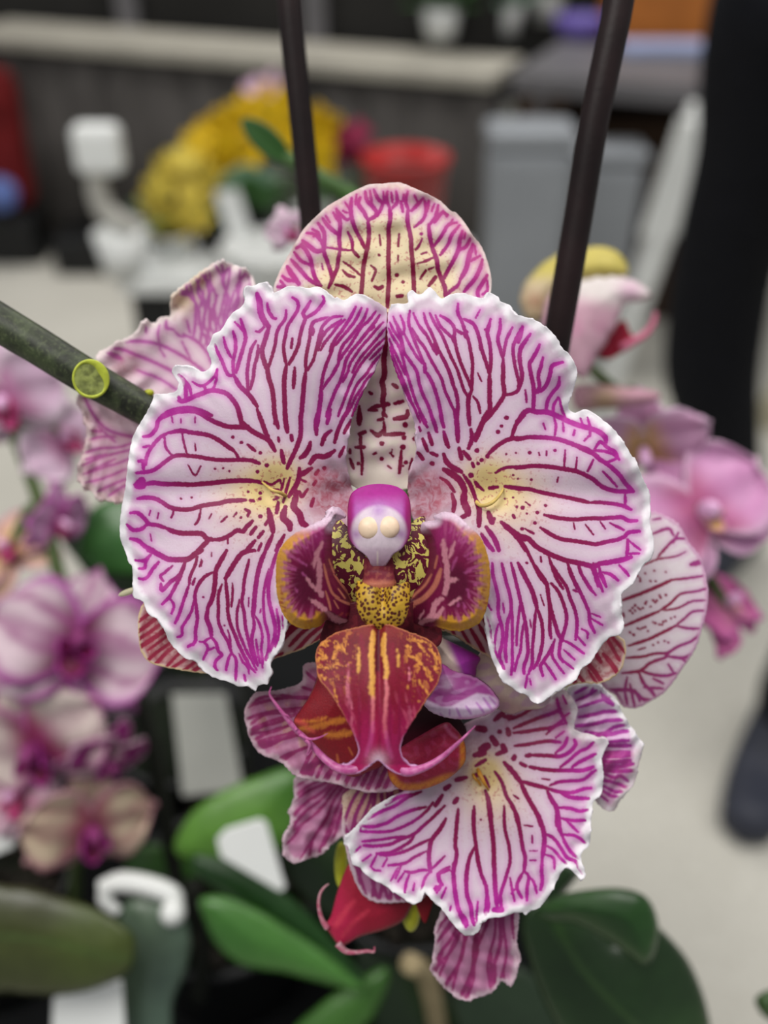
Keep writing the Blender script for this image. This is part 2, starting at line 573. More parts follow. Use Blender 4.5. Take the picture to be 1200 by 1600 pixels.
# uprights of the dark racking behind the long table
for i, (px, mat, lab) in enumerate(((198, M_greymetal, 'thin grey upright post behind the long table, at the left'),
                                   (478, M_greymetal, 'thin grey upright post rising behind the dark flower stake'))):
    p = ground(px, 24+px*0.09, 0.73); q = Vector((A.x, A.y, 0)); s = (p-q).dot(u1); q = q+u1*s+v1*0.335; q = q*1.0
    tag(box('upright_post', (q.x, q.y, 0.8), (0.07, 0.05, 1.6), mat, None, 0.004), lab, 'post', 'upright posts behind the table')

# grey bins under the grey table
def bin_box(px0, px1, pytop, Y, label, mat, zt=None, name='storage_bin'):
    p0 = P(px0, pytop, 1)-CAM; p1 = P(px1, pytop, 1)-CAM
    a = CAM+p0*(Y/p0.y); b = CAM+p1*(Y/p1.y)
    w = b.x-a.x; z = a.z
    c = ((a.x+b.x)/2, Y+w*0.35)
    t = thing(name, (c[0], c[1], 0), label, 'bin', 'grey bins under the table')
    box('bin_body', (c[0], c[1], z*0.47), (w, w*0.7, z*0.94), mat, t, 0.03, 0, 0.88)
    box('bin_lid', (c[0], c[1], z*0.97), (w*1.04, w*0.74, z*0.06), mat, t, 0.015)
    return t
bin_box(768, 905, 205, 2.25, 'light grey lidded plastic bin under the table, left and nearer of the two', M_greyplastic)
bin_box(900, 1018, 236, 2.5, 'light grey lidded plastic bin under the table, right and farther of the two', M_greyplastic)
# a brown carton behind the bins
p = ground(800, 150, 0.42)
tag(box('carton', (p.x+0.15, 3.0, 0.3), (0.5, 0.3, 0.6), plain('brown_card', '#3a2a1e', 0.8, 0.2), None, 0.005), 'dark brown carton standing behind the grey bins under the table', 'box')

# folded white chair leaning right of the bins
t = thing('folding_chair', (0.98, 2.35, 0), 'folded off-white chair leaning beside the grey bins', 'chair')
pa, pb = P(1100, 185, 2.05), P(1035, 372, 2.2)
for k, dx in enumerate((0.0, 0.07)):
    a = pa+Vector((dx*0.4, dx*2, 0)); b = pb+Vector((dx*0.4, dx*2, 0))
    e = b+(b-a)*((b.z-0.0)/(a.z-b.z))*0.98
    tube('frame_tube', [a, b, e], [0.022, 0.024, 0.024], M_white, t)
d = (pb-pa)
V = [];
for s, w in ((0.02, -0.03), (1.0, -0.04)):
    c0 = pa+d*s
    V += [c0+Vector((-0.045, 0, 0)), c0+Vector((0.055, 0.02, 0)), c0+Vector((0.055, 0.05, 0)), c0+Vector((-0.045, 0.03, 0))]
link_mesh('seat_panel', [tuple(v) for v in V], [(0, 1, 5, 4), (1, 2, 6, 5), (2, 3, 7, 6), (3, 0, 4, 7), (0, 3, 2, 1), (4, 5, 6, 7)], M_white, t, False)

# goods on the grey table
def on_table(px, py, z=0.76): return ground(px, py, z)
q = on_table(1065, 70); tag(box('orange_box', (q.x, q.y+0.1, 0.86), (0.42, 0.22, 0.2), M_orange, None, 0.004), 'orange box standing on the grey table beside the dark right-hand stake', 'box')
q = on_table(1060, 76); tag(box('plastic_tray', (q.x+0.02, q.y-0.08, 0.775), (0.40, 0.1, 0.03), M_paleblue, None, 0.008), 'pale blue shallow tray in front of the orange box', 'tray')
q = on_table(912, 66); tag(lathe('purple_tub', (q.x, q.y+0.06, 0.761), [(0.06, 0), (0.075, 0.03), (0.085, 0.06), (0.08, 0.06), (0.06, 0.02)], M_purple), 'small purple tub on the grey table left of the dark right-hand stake', 'tub')

def leaf_sheet(name, base, tip, width, mat, parent, up=Vector((0, 0, 1)), bend=0.15, n=16, m=8, cup=0.15, thick=0.0012, wave=0.0):
    base = Vector(base); tip = Vector(tip); ax = tip-base; L = ax.length
    side = ax.cross(up)
    if side.length < 1e-5: side = Vector((1, 0, 0))
    side.normalize(); nrm = side.cross(ax).normalized()
    V = []; F = []
    for i in range(n+1):
        s = i/n; w = width*0.5*(math.sin(math.pi*min(1, s*0.92+0.08))**0.6)
        for j in range(m+1):
            t = j/m*2-1
            p = base+ax*s+side*(w*t)+nrm*(bend*L*4*s*(1-s)*0.5+cup*w*(t*t)+wave*w*math.sin(t*3+s*9))
            V.append(tuple(p))
    for i in range(n):
        for j in range(m):
            a = i*(m+1)+j; F.append((a, a+1, a+m+2, a+m+1))
    o = link_mesh(name, V, F, mat, parent)
    if thick: o.modifiers.new('thickness', 'SOLIDIFY').thickness = thick
    return o

# small potted plants on the grey table
random.seed(4)
for i, (px, py, pm, lm, lab) in enumerate(((690, 60, M_white, M_leaf, 'white pot with loose green leaves on the grey table, left'),
                                       (790, 52, M_white, M_greyleaf, 'white pot of grey-green leaves on the grey table beside the purple tub'),
                                       (858, 30, M_white, M_leaf, 'white pot of bright green leaves at the back of the grey table'))):
    q = on_table(px, py+10); q = Vector((q.x, q.y+0.08, 0.76))
    t = thing('potted_plant', q, lab, 'plant', 'plants on the grey table')
    lathe('pot', q, [(0.04, 0), (0.06, 0.09), (0.055, 0.09), (0.04, 0.07)], pm, t)
    for k in range(9):
        a = k*0.7+i
        leaf_sheet('leaf', q+Vector((0, 0, 0.07)), q+Vector((0.13*math.cos(a), 0.13*math.sin(a), 0.14+0.05*math.sin(k*2.1))), 0.05, lm, t)

# ------------------------------------------------------------------ blossoms used for the blurred plants
M_petal_soft = painted('soft_petal', 0.5, 0.25, 0.2, 300.0, 0.1, 0.15, 0.0006)

def blossom_petal(parent, name, C, X, Y, Z, L, W, ang, back, pal, seed, stripes=0.0, cup=0.18, n=20, m=16, offset=0.0, thick=0.0007):
    """one petal: pal = (base, middle, rim, stripe) colours"""
    ca, sa = math.cos(ang), math.sin(ang)
    ex = X*ca+Y*sa; ey = -X*sa+Y*ca
    V = []; cols = []; F = []
    cb, cm, cr, cs = [np.array(lin(h)) for h in pal]
    rnd = np.random.RandomState(seed); ph = rnd.uniform(0, 6, 4)
    for i in range(n+1):
        s = i/n
        w = 0.5*W*(math.sin(math.pi*min(1.0, 0.10+0.90*s)**1.15)**0.62 if s < 1 else 0.0)
        w = max(w, 0.12*W*(1-s))
        for j in range(m+1):
            t = j/m*2-1
            z = -back*L*s*s+cup*W*(t*t)*0.5*s+0.035*W*math.sin(7*t+ph[0]+s*4)*s+0.03*W*math.sin(s*9+ph[1])*abs(t)
            rr = L*s*(1-0.10*t*t*s)
            p = C+ex*rr+ey*(w*t)+Z*(z+offset)
            V.append(tuple(p))
            f = s; c = cb*(1-smooth(f, 0.1, 0.5))+cm*smooth(f, 0.1, 0.5)
            e = max(smooth(abs(t), 0.7, 1.0), smooth(f, 0.85, 1.0))
            c = c*(1-e)+cr*e
            if stripes:
                st = smooth(math.sin(t*9+math.sin(s*6+ph[2])*0.8), 0.2, 0.9)*stripes*(1-0.5*e)
                st = max(st, stripes*smooth(0.22-abs(t), 0, 0.15)*0.8)
                c = c*(1-st)+cs*st
            cols.append(c)
    for i in range(n):
        for j in range(m):
            a = i*(m+1)+j; F.append((a, a+1, a+m+2, a+m+1))
    o = link_mesh(name, V, F, M_petal_soft, parent)
    setattrs(o, col=np.array(cols))
    o.modifiers.new('thickness', 'SOLIDIFY').thickness = thick
    return o

def blossom(px, py, d, R, yaw, pitch, roll, pal, lippal, label, group, seed=0, stripes=0.0, name='orchid_blossom', back=0.1, lipscale=1.0, mcol=None):
    """an open moth orchid facing (yaw,pitch) off the line towards the camera; R = radius in metres"""
    C = P(px, py, d)
    zc = -(C-CAM).normalized()
    X = RIGHT.copy(); X = (X-zc*X.dot(zc)).normalized(); Y = zc.cross(X)
    Rm = Matrix.Rotation(yaw, 3, Y) @ Matrix.Rotation(pitch, 3, X) @ Matrix.Rotation(roll, 3, zc)
    X, Y, Z = Rm @ X, Rm @ Y, Rm @ zc
    t = thing(name, C, label, 'flower', group)
    rnd = random.Random(seed)
    for k, a in enumerate((90, 215, 325)):
        blossom_petal(t, 'sepal', C, X, Y, Z, R*0.98, R*0.72, math.radians(a+rnd.uniform(-6, 6)), back+0.12, pal, seed+k, stripes, 0.12, offset=-0.002)
    for k, a in enumerate((12, 168)):
        blossom_petal(t, 'petal', C, X, Y, Z, R*1.02, R*1.25, math.radians(a+rnd.uniform(-6, 6)), back, pal, seed+7+k, stripes, 0.15)
    lp = blossom_petal(t, 'lip', C+Z*R*0.12, X, Y, Z, R*0.55*lipscale, R*0.42*lipscale, math.radians(270), -0.25, lippal, seed+20, 0.3, 0.5)
    for sgn in (-1, 1):
        blossom_petal(lp, 'side_lobe', C+Z*R*0.10, X, Y, Z, R*0.32*lipscale, R*0.26*lipscale, math.radians(270+sgn*58), -0.9, lippal, seed+23, 0.3, 0.6)
    o = ellipsoid('column', C+Z*R*0.2+Y*R*0.02, (X*R*0.09, Y*R*0.12, Z*R*0.2), mcol or M_colsoft, t, 16)
    return t, C, Z
M_colsoft = plain('pale_pink_column', '#d9a9cf', 0.45, 0.3, 200.0, 0.08)
M_coldark = plain('plum_column', '#7a2c62', 0.45, 0.3, 200.0, 0.15)
M_stemsoft = plain('dull_green_stem', '#46552e', 0.55, 0.3, 90.0, 0.2)

# ------------------------------------------------------------------ white display stand with the yellow orchids behind
ZS = 0.76
def on(px, py, z=ZS): return ground(px, py, z)
c0 = on(205, 402); c1 = on(740, 402)
t = thing('plant_stand', ((c0.x+c1.x)/2, c0.y, 0), 'low white-topped plant stand behind the striped orchid, carrying the yellow orchids', 'stand')
yf = on(300, 436).y; yb = on(300, 372).y
box('stand_top', ((c0.x+c1.x)/2, (yf+yb)/2, ZS-0.012), (c1.x-c0.x, yb-yf, 0.024), M_white, t, 0.004)
for sx in (c0.x+0.035, c1.x-0.04):
    for sy in (yf+0.04, yb-0.04):
        box('leg', (sx, sy, (ZS-0.024)/2), (0.055, 0.04, ZS-0.024), M_black, t, 0.004)

def at_y(px, py, Y):
    v = P(px, py, 1)-CAM
    return CAM+v*(Y/v.y)

def small_bloom(parent, name, c, r, mat, seed, k=5):
    """a whole little blossom in one mesh: five petals round a cone"""
    rnd = random.Random(seed); V = []; F = []
    zc = (CAM-Vector(c)).normalized(); X = RIGHT; Y = zc.cross(X).normalized()
    yaw = rnd.uniform(-0.8, 0.8); pt_ = rnd.uniform(-0.6, 0.6)
    Rm = Matrix.Rotation(yaw, 3, Y) @ Matrix.Rotation(pt_, 3, X); X, Y, Z = Rm@X, Rm@Y, Rm@zc
    for q in range(k):
        a = 2*math.pi*q/k+rnd.uniform(-.2, .2)+math.pi/2
        ex = X*math.cos(a)+Y*math.sin(a); ey = -X*math.sin(a)+Y*math.cos(a)
        b = len(V)
        for i in range(7):
            s = i/6; w = r*0.42*math.sin(math.pi*(0.12+0.85*s))**0.6
            for j in range(5):
                tt = j/2-1
                V.append(tuple(Vector(c)+ex*(r*s)+ey*(w*tt)+Z*(r*(0.25*tt*tt*s-0.15*s*s+0.12))))
        for i in range(6):
            for j in range(4):
                p0 = b+i*5+j; F.append((p0, p0+1, p0+6, p0+5))
    b = len(V)
    for i in range(4):
        for j in range(8):
            a = 2*math.pi*j/8; rr = r*0.16*(1-i/4)
            V.append(tuple(Vector(c)+X*rr*math.cos(a)+Y*rr*math.sin(a)+Z*(r*(0.1+0.3*i/3))))
    for i in range(3):
        for j in range(8):
            F.append((b+i*8+j, b+i*8+(j+1) % 8, b+(i+1)*8+(j+1) % 8, b+(i+1)*8+j))
    o = link_mesh(name, V, F, mat, parent)
    o.modifiers.new('thickness', 'SOLIDIFY').thickness = 0.001
    return o

def spray_plant(px, py, potw, poth, potmat, blooms, r, bmat, label, leafmat=None, leaves=4, name='potted_orchid', stem=True):
    b = on(px, py); b = Vector((b.x, b.y, ZS))
    t = thing(name, b, label, 'plant', 'potted orchids on the white stand')
    lathe('pot', b, [(potw*0.36, 0), (potw*0.5, poth), (potw*0.52, poth), (potw*0.52, poth*0.93), (potw*0.46, poth*0.93), (potw*0.4, poth*0.85)], potmat, t)
    rnd = random.Random(int(px))
    for k in range(leaves):
        a = 0.5+k*2*math.pi/leaves
        leaf_sheet('leaf', b+Vector((0, 0, poth*0.9)), b+Vector((0.07*math.cos(a), 0.07*math.sin(a), poth+0.03)), 0.04, leafmat or M_leaf, t, bend=0.3)
    cs = []
    for k, (bx, by) in enumerate(blooms):
        c = at_y(bx, by, b.y-0.02+0.04*rnd.random()); cs.append(c)
        small_bloom(t, 'blossom', c, r*rnd.uniform(0.85, 1.15), bmat, int(bx*7+by))
    if stem and cs:
        cs2 = sorted(cs, key=lambda v: v.z); top = cs2[-1]; mid = sum(cs2, Vector())/len(cs2)
        tube('stem', [b+Vector((0, 0, poth*0.8)), mid+Vector((0, 0.02, 0)), top+Vector((0, 0.015, 0.0))], [0.003, 0.0025, 0.002], M_stemsoft, t, seg=8)
    return t, b

big = [(312, 225), (335, 205), (360, 190), (385, 178), (330, 245), (355, 228), (380, 212), (408, 200), (430, 185), (372, 250), (398, 238), (425, 222), (450, 210), (460, 185), (478, 205), (497, 195), (505, 225), (440, 172), (415, 170), (345, 262), (500, 245)]
spray_plant(400, 378, 0.075, 0.06, M_black, big, 0.030, M_yellow, 'tall pot of bright yellow orchids on the white stand behind the dark left stake', M_leaf, 5)
sm = [(262, 258), (285, 252), (300, 270), (322, 275), (250, 290), (272, 290), (296, 300), (318, 305), (240, 318), (262, 330), (285, 335), (306, 330), (256, 355), (280, 360), (318, 345)]
spray_plant(268, 398, 0.07, 0.035, M_white, sm, 0.022, M_paleyellow, 'short white pot of softer yellow orchids, left of the bright yellow ones', M_leaf, 3)
t, b = spray_plant(338, 384, 0.07, 0.03, M_black, [], 0.02, M_yellow, 'broad-leaved grey-green plant in a black pot below the bright yellow orchids', M_greyleaf, 0, 'potted_plant', False)
for (bx, by, w) in ((395, 275, 0.055), (425, 285, 0.055), (408, 300, 0.06), (440, 310, 0.05)):
    leaf_sheet('leaf', b+Vector((0, 0, 0.025)), at_y(bx, by-18, b.y-0.03), w, M_greyleaf if by < 300 else M_leaf, t, up=Vector((0, 1, 0)), bend=0.1)
t, b = spray_plant(232, 408, 0.05, 0.02, M_white, [], 0.02, M_yellow, 'tiny bright green seedling in a white cup at the front of the white stand', M_leaf, 0, 'potted_plant', False)
for (bx, by) in ((222, 362), (236, 358), (247, 370)):
    leaf_sheet('leaf', b+Vector((0, 0, 0.01)), at_y(bx, by, b.y), 0.02, plain('bright_green_leaf', '#4f7d2a', 0.5, 0.3), t, up=Vector((0, 1, 0)))
spray_plant(490, 376, 0.06, 0.05, M_white, [(402, 145), (425, 138), (412, 160)], 0.024, M_palepink, 'pale pink orchid in a white pot rising above the yellow orchids', M_leaf, 2)
spray_plant(572, 372, 0.06, 0.05, M_black, [(540, 215), (560, 212), (532, 232), (555, 235)], 0.022, M_magbloom, 'dark crimson orchid in a black pot left of the red pot', M_leaf, 2)
# white cups and labels on the stand
q = on(185, 412)
q = on(225, 420)
tag(lathe('white_cup', (on(196, 428).x, on(196, 430).y, ZS), [(0.024, 0), (0.034, 0.06), (0.031, 0.06), (0.02, 0.01)], M_white), 'small plain white cup at the left front corner of the white stand', 'cup')
tag(lathe('white_bowl', (on(430, 420).x, on(430, 420).y, ZS), [(0.04, 0), (0.075, 0.035), (0.07, 0.035), (0.03, 0.008)], M_white), 'wide white bowl at the front of the white stand beside the striped flower', 'bowl')
q = on(372, 405)
a = at_y(360, 300, q.y)
t_ = link_mesh('plant_label', [tuple(v) for v in (at_y(335, 300, q.y), at_y(372, 296, q.y), at_y(402, 392, q.y), at_y(366, 398, q.y))], [(0, 3, 2, 1)], M_white, None, False)
t_.modifiers.new('thickness', 'SOLIDIFY').thickness = 0.002
tag(t_, 'tilted blank white plant label stuck up beside the yellow orchids', 'label')
# red pot
b = on(632, 395)
t = thing('flower_pot', (b.x, b.y, ZS), 'bright red round flower pot on the white stand behind the top of the striped orchid', 'pot')
ztop = at_y(632, 242, b.y).z-ZS; rr = (at_y(702, 250, b.y).x-at_y(562, 250, b.y).x)/2
lathe('pot_body', (b.x, b.y, ZS), [(rr*0.7, 0), (rr*0.95, ztop*0.94), (rr, ztop*0.94), (rr, ztop), (rr*0.93, ztop), (rr*0.85, ztop*0.8)], M_red, t)
link = lathe('potting_mix', (b.x, b.y, ZS+ztop*0.8), [(rr*0.84, 0), (rr*0.8, 0.006)], M_bark, t)

# white gooseneck lamp
base = ground(245, 372, ZS)
hd = at_y(154, 232, 1.30)
t = thing('gooseneck_lamp', (0, 0, 0), 'white lamp with a square head on a bent pale neck left of the yellow orchids', 'lamp')
box('lamp_head', hd, (0.062, 0.04, 0.062), M_white, t, 0.012)
pp = [at_y(x, y, 1.30) for x, y in ((153, 258), (152, 295), (165, 330), (195, 348), (222, 356))]
foot = Vector((pp[-1].x+0.01, 1.30, ZS))
tube('lamp_neck', pp, [0.012, 0.014, 0.015, 0.013, 0.012], plain('pale_grey_neck', '#a5a39c', 0.5, 0.3), t)
lathe('lamp_foot', (pp[-1].x, 1.30, ZS-0.0), [(0.03, 0), (0.03, 0.008), (0.012, 0.014), (0.011, max(0.02, pp[-1].z-ZS))], M_white, t)

# left edge: dark red bag on a black case
q0 = ground(4, 396)
t = thing('fabric_bag', (q0.x, q0.y, 0), 'dark red soft bag standing at the left edge of the view', 'bag')
yy = q0.y; zt = at_y(20, 104, yy).z; zb = at_y(20, 338, yy-0.13).z
w = at_y(46, 220, yy).x-at_y(-70, 220, yy).x; cx = (at_y(46, 220, yy).x+at_y(-70, 220, yy).x)/2
box('bag_body', (cx, yy, (zt+zb)/2), (w, 0.2, zt-zb), M_darkred, t, 0.05, 0.1, 0.9)
tube('handle', [Vector((cx-0.04, yy, zt-0.01)), Vector((cx-0.03, yy, zt+0.04)), Vector((cx+0.03, yy, zt+0.04)), Vector((cx+0.04, yy, zt-0.01))], [0.008]*4, M_darkred, t)
box('bag_flap', (cx+0.02, yy-0.1, zt-0.05), (w*0.95, 0.03, 0.1), M_darkred, t, 0.02, 0.1)
tag(box('wheeled_case', (cx-0.02, yy, zb/2), (w+0.04, 0.26, zb-0.002), M_black, None, 0.02), 'low black case under the dark red bag', 'case')
tag(ellipsoid('blue_ball', at_y(2, 303, yy-0.16), (Vector((0.055, 0, 0)), Vector((0, 0.05, 0)), Vector((0, 0, 0.055))), M_blue), 'blue ball-shaped pouch hanging against the dark red bag', 'pouch')
q = ground(160, 385, 0)
tag(box('shade_block', (at_y(135, 390, 3.3).x, 3.3, 0.065), (0.2, 0.16, 0.13), M_black, None, 0.02), 'low black block standing in for the shadow of the charcoal table skirt on the floor', 'case')  # black block put in for the dark shadow the table skirt leaves on the floor

# ------------------------------------------------------------------ the person at the right
def skin_body(name, nodes, edges, mat, parent, sub=2):
    me = bpy.data.meshes.new(name)
    ks = list(nodes); org = origin_of(parent)
    me.from_pydata([tuple(Vector(nodes[k][0])-org) for k in ks], [(ks.index(a), ks.index(b)) for a, b in edges], [])
    o = bpy.data.objects.new(name, me); COL.objects.link(o); o.parent = parent
    sk = o.modifiers.new('skin', 'SKIN'); sk.use_smooth_shade = True
    for i, k in enumerate(ks):
        r = nodes[k][1]; me.skin_vertices[0].data[i].radius = r if isinstance(r, tuple) else (r, r)
    me.skin_vertices[0].data[0].use_root = True
    sb = o.modifiers.new('sub', 'SUBSURF'); sb.levels = sub; sb.render_levels = sub
    me.materials.append(mat)
    return o
# near foot (its toe shows at the right edge) and far foot hidden behind the pink flowers
nf = ground(1190, 1262); ff = ground(1165, 905)
hip = Vector(((nf.x+ff.x)/2+0.02, (nf.y+ff.y)/2+0.0, 0.93))
t = thing('person', (hip.x, hip.y, 0), 'person in black trousers and dark shoes standing at the right edge of the view', 'person')
kn = at_y(1262, 560, nf.y+0.07); kf = at_y(1128, 420, ff.y-0.12)
af = at_y(1146, 735, ff.y+0.02); an = Vector((nf.x+0.02, nf.y+0.07, 0.12))
hn = Vector((nf.x+0.05, nf.y+0.12, 0.90)); hf = at_y(1196, -90, ff.y-0.36); tf = at_y(1190, 200, ff.y-0.24)
body = skin_body('body', {
    'pel': ((hip.x+0.05, hip.y-0.02, 0.98), 0.14),
    'hn': (hn, 0.085), 'kn': (Vector((nf.x+0.06, nf.y+0.06, 0.50)), 0.066), 'an': (an, 0.05),
    'hf': (hf, 0.088), 'tf': (tf, 0.08), 'kf': (kf, 0.082), 'mf': (at_y(1108, 590, ff.y-0.04), 0.088), 'af': (af, 0.055), 'ef': (Vector((af.x+0.03, af.y+0.03, 0.09)), 0.05),
    'wa': ((hip.x+0.05, hip.y, 1.12), 0.13), 'ch': ((hip.x+0.05, hip.y, 1.34), 0.15), 'nk': ((hip.x+0.05, hip.y-0.01, 1.52), 0.055), 'hd': ((hip.x+0.05, hip.y-0.03, 1.66), 0.085)},
    [('pel', 'hn'), ('hn', 'kn'), ('kn', 'an'), ('pel', 'hf'), ('hf', 'tf'), ('tf', 'kf'), ('kf', 'mf'), ('mf', 'af'), ('af', 'ef'), ('pel', 'wa'), ('wa', 'ch'), ('ch', 'nk'), ('nk', 'hd')], M_trouser, t)
def shoe(c, ang, lift=0.0):
    """toe towards local -x"""
    V = []; F = []; n = 20; m = 16
    for i in range(n+1):
        s = i/n; x = -0.14+0.28*s
        w = 0.052*(math.sin(math.pi*(0.06+0.9*s))**0.35)*(1.0-0.12*s)
        hgt = 0.055+0.055*smooth(s, 0.3, 0.75)
        for j in range(m):
            a = 2*math.pi*j/m
            yy_ = w*math.copysign(abs(math.cos(a))**0.7, math.cos(a)); zz = max(0.0, hgt*0.5+hgt*0.5*math.copysign(abs(math.sin(a))**0.7, math.sin(a)))
            if i in (0, n): yy_ *= 0.3; zz = hgt*0.25+0.4*(zz-hgt*0.25)
            X_ = x*math.cos(ang)-yy_*math.sin(ang); Y_ = x*math.sin(ang)+yy_*math.cos(ang)
            V.append((c.x+X_*1.12, c.y+Y_*1.12, lift+zz*1.25))
    for i in range(n):
        for j in range(m):
            j2 = (j+1) % m; F.append((i*m+j, (i+1)*m+j, (i+1)*m+j2, i*m+j2))
    F.append(tuple(range(m))); F.append(tuple(n*m+j for j in range(m))[::-1])
    return link_mesh('shoe', V, F, M_shoe, t)
sh = shoe(nf+Vector((0.025, 0.06, 0)), math.radians(58))
shoe(Vector((af.x, af.y+0.0, 0)), math.radians(40))

# beige canvas sack behind the person's legs
q = ground(1235, 900)
tag(ellipsoid('canvas_sack', at_y(1222, 655, 2.2)+Vector((0.03, 0, -0.1)), (Vector((0.11, 0, 0)), Vector((0, 0.1, 0)), Vector((0, 0, 0.24))), M_beige), 'pale beige canvas sack beside the legs of the person', 'sack')

# ------------------------------------------------------------------ tray with the pots below the flowers
ZT = 0.74
e0 = ground(-250, 1010, ZT); e1 = ground(760, 1150, ZT)
t = thing('growing_bench', ((e0.x+0.08)/2, 0.3, 0), 'dark bench under the orchid pots at the bottom of the view', 'bench')
x0, x1 = e0.x-0.05, ground(800, 1500, ZT).x+0.035
y0, y1 = 0.12, ground(300, 985, ZT).y
box('bench_top', ((x0+x1)/2, (y0+y1)/2, ZT-0.015), (x1-x0, y1-y0, 0.03), M_tray, t, 0.004)
for sx in (x0+0.03, x1-0.03):
    for sy in (y0+0.03, y1-0.03):
        box('leg', (sx, sy, (ZT-0.03)/2), (0.03, 0.03, ZT-0.03), M_greymetal, t, 0.003)

def dark_pot(px, py, r, h, label, z=ZT):
    c = ground(px, py, z); c = Vector((c.x, c.y, z))
    t = thing('plastic_pot', c, label, 'pot', 'black pots on the bench')
    lathe('pot_wall', c, [(r*0.78, 0), (r*0.95, h*0.93), (r, h*0.93), (r, h), (r*0.92, h), (r*0.88, h*0.85)], M_black, t)
    lathe('moss', c+Vector((0, 0, h*0.82)), [(r*0.88, 0), (r*0.8, 0.008), (r*0.4, 0.012), (0.001, 0.013)], M_soil, t)
    return c
pots = [dark_pot(640, 1470, 0.052, 0.075, 'round black pot right under the striped orchids at the bottom'),
        dark_pot(365, 1500, 0.05, 0.07, 'round black pot under the long green leaves'),
        dark_pot(10, 1480, 0.05, 0.07, 'round black pot under the olive leaf at the lower left'),
        dark_pot(300, 1220, 0.045, 0.05, 'round black pot farther back on the bench behind the pale wide label')]
# bark chips lying on the moss (loose growing medium)
rnd = random.Random(8); V = []; F = []
for c, r, h in ((pots[0], 0.052, 0.075), (pots[1], 0.05, 0.07), (pots[2], 0.05, 0.07)):
    for k in range(90):
        a = rnd.uniform(0, 6.28); q = r*0.85*math.sqrt(rnd.random())
        p = c+Vector((q*math.cos(a), q*math.sin(a), h*0.82+0.012+rnd.uniform(0, 0.006)))
        R3 = Matrix.Rotation(rnd.uniform(0, 6), 3, Vector((rnd.random()-.5, rnd.random()-.5, rnd.random()-.5)).normalized())
        s = Vector((rnd.uniform(0.003, 0.008), rnd.uniform(0.002, 0.005), rnd.uniform(0.001, 0.003)))
        b = len(V)
        for z in (-1, 1):
            for x, y in ((-1, -1), (1, -1), (1, 1), (-1, 1)):
                V.append(tuple(p+R3@Vector((x*s.x*rnd.uniform(.7, 1), y*s.y, z*s.z))))
        F += [(b+3, b+2, b+1, b), (b+4, b+5, b+6, b+7), (b, b+1, b+5, b+4), (b+1, b+2, b+6, b+5), (b+2, b+3, b+7, b+6), (b+3, b, b+4, b+7)]
tag(link_mesh('bark_chips', V, F, M_bark, None, False), 'loose dark bark chips lying in the black pots', 'bark', kind='stuff')
# ------------------------------------------------------------------ the striped orchid in focus
M_v = veined('striped_petal')
M_vd = veined('striped_dorsal_sepal', base='#ddd2c6', rimcol='#dfd3d0', dark='#7a0a38', mag='#a92a86', haze='#c97ab6', rimw=7.0, tone=(24, 95), hz=(-10, 2), hazeamt=0.95, warm='#d8c79b')
M_vl = veined('red_striped_sepal', base='#d7c2bd', rimcol='#d9c09a', dark='#8a1238', mag='#9a2344', haze='#c06a78', rimw=5.0, tone=(10, 60), hz=(-6, 2), hazeamt=0.7, blush='#9c3048')
M_vb = veined('striped_petal_soft', base='#e2d3df', mag='#a83a9a', dark='#86124a', haze='#c98cc4', rimw=14.0, hazeamt=0.75)
M_vp = veined('pink_translucent_petal', base='#c892b4', rimcol='#dcc5d2', dark='#8c2858', mag='#9c3a78', haze='#b46a9c', rimw=12.0, hazeamt=0.6, trans=0.35)
M_paint = painted('lip_skin', 0.5, 0.22, 0.06, 2600.0, 0.16, 0.25, 0.0002)
M_paint2 = painted('petal_skin', 0.5, 0.25, 0.2, 1200.0, 0.08, 0.2, 0.0002)

LP = pts('605,487 599,478 583,468 565,460 556,459 547,464 537,469 528,464 521,465 512,457 503,450 492,448 481,450 470,448 455,447 446,449 429,457 424,452 416,442 405,442 398,446 384,447 382,456 383,467 378,478 363,489 356,498 349,511 343,517 334,522 329,533 323,545 327,555 330,569 323,578 314,580 305,575 294,573 283,571 272,573 268,580 273,589 279,600 275,611 262,615 242,616 239,624 226,650 217,664 207,684 201,713 198,743 195,768 190,792 187,823 189,845 195,860 200,876 207,889 207,915 209,933 222,939 228,952 233,961 244,966 253,975 261,996 268,1008 279,1019 290,1029 306,1033 319,1049 338,1060 356,1065 374,1073 388,1072 395,1076 400,1079 403,1073 410,1069 418,1070 420,1060 425,1051 423,1040 426,1029 434,1019 443,1003 447,986 450,970 462,930 490,890 525,845 552,815 556,785 548,755 543,728 541,713 545,684 550,656 554,644 556,643 563,624 572,604 583,586 592,564 600,540 603,518')
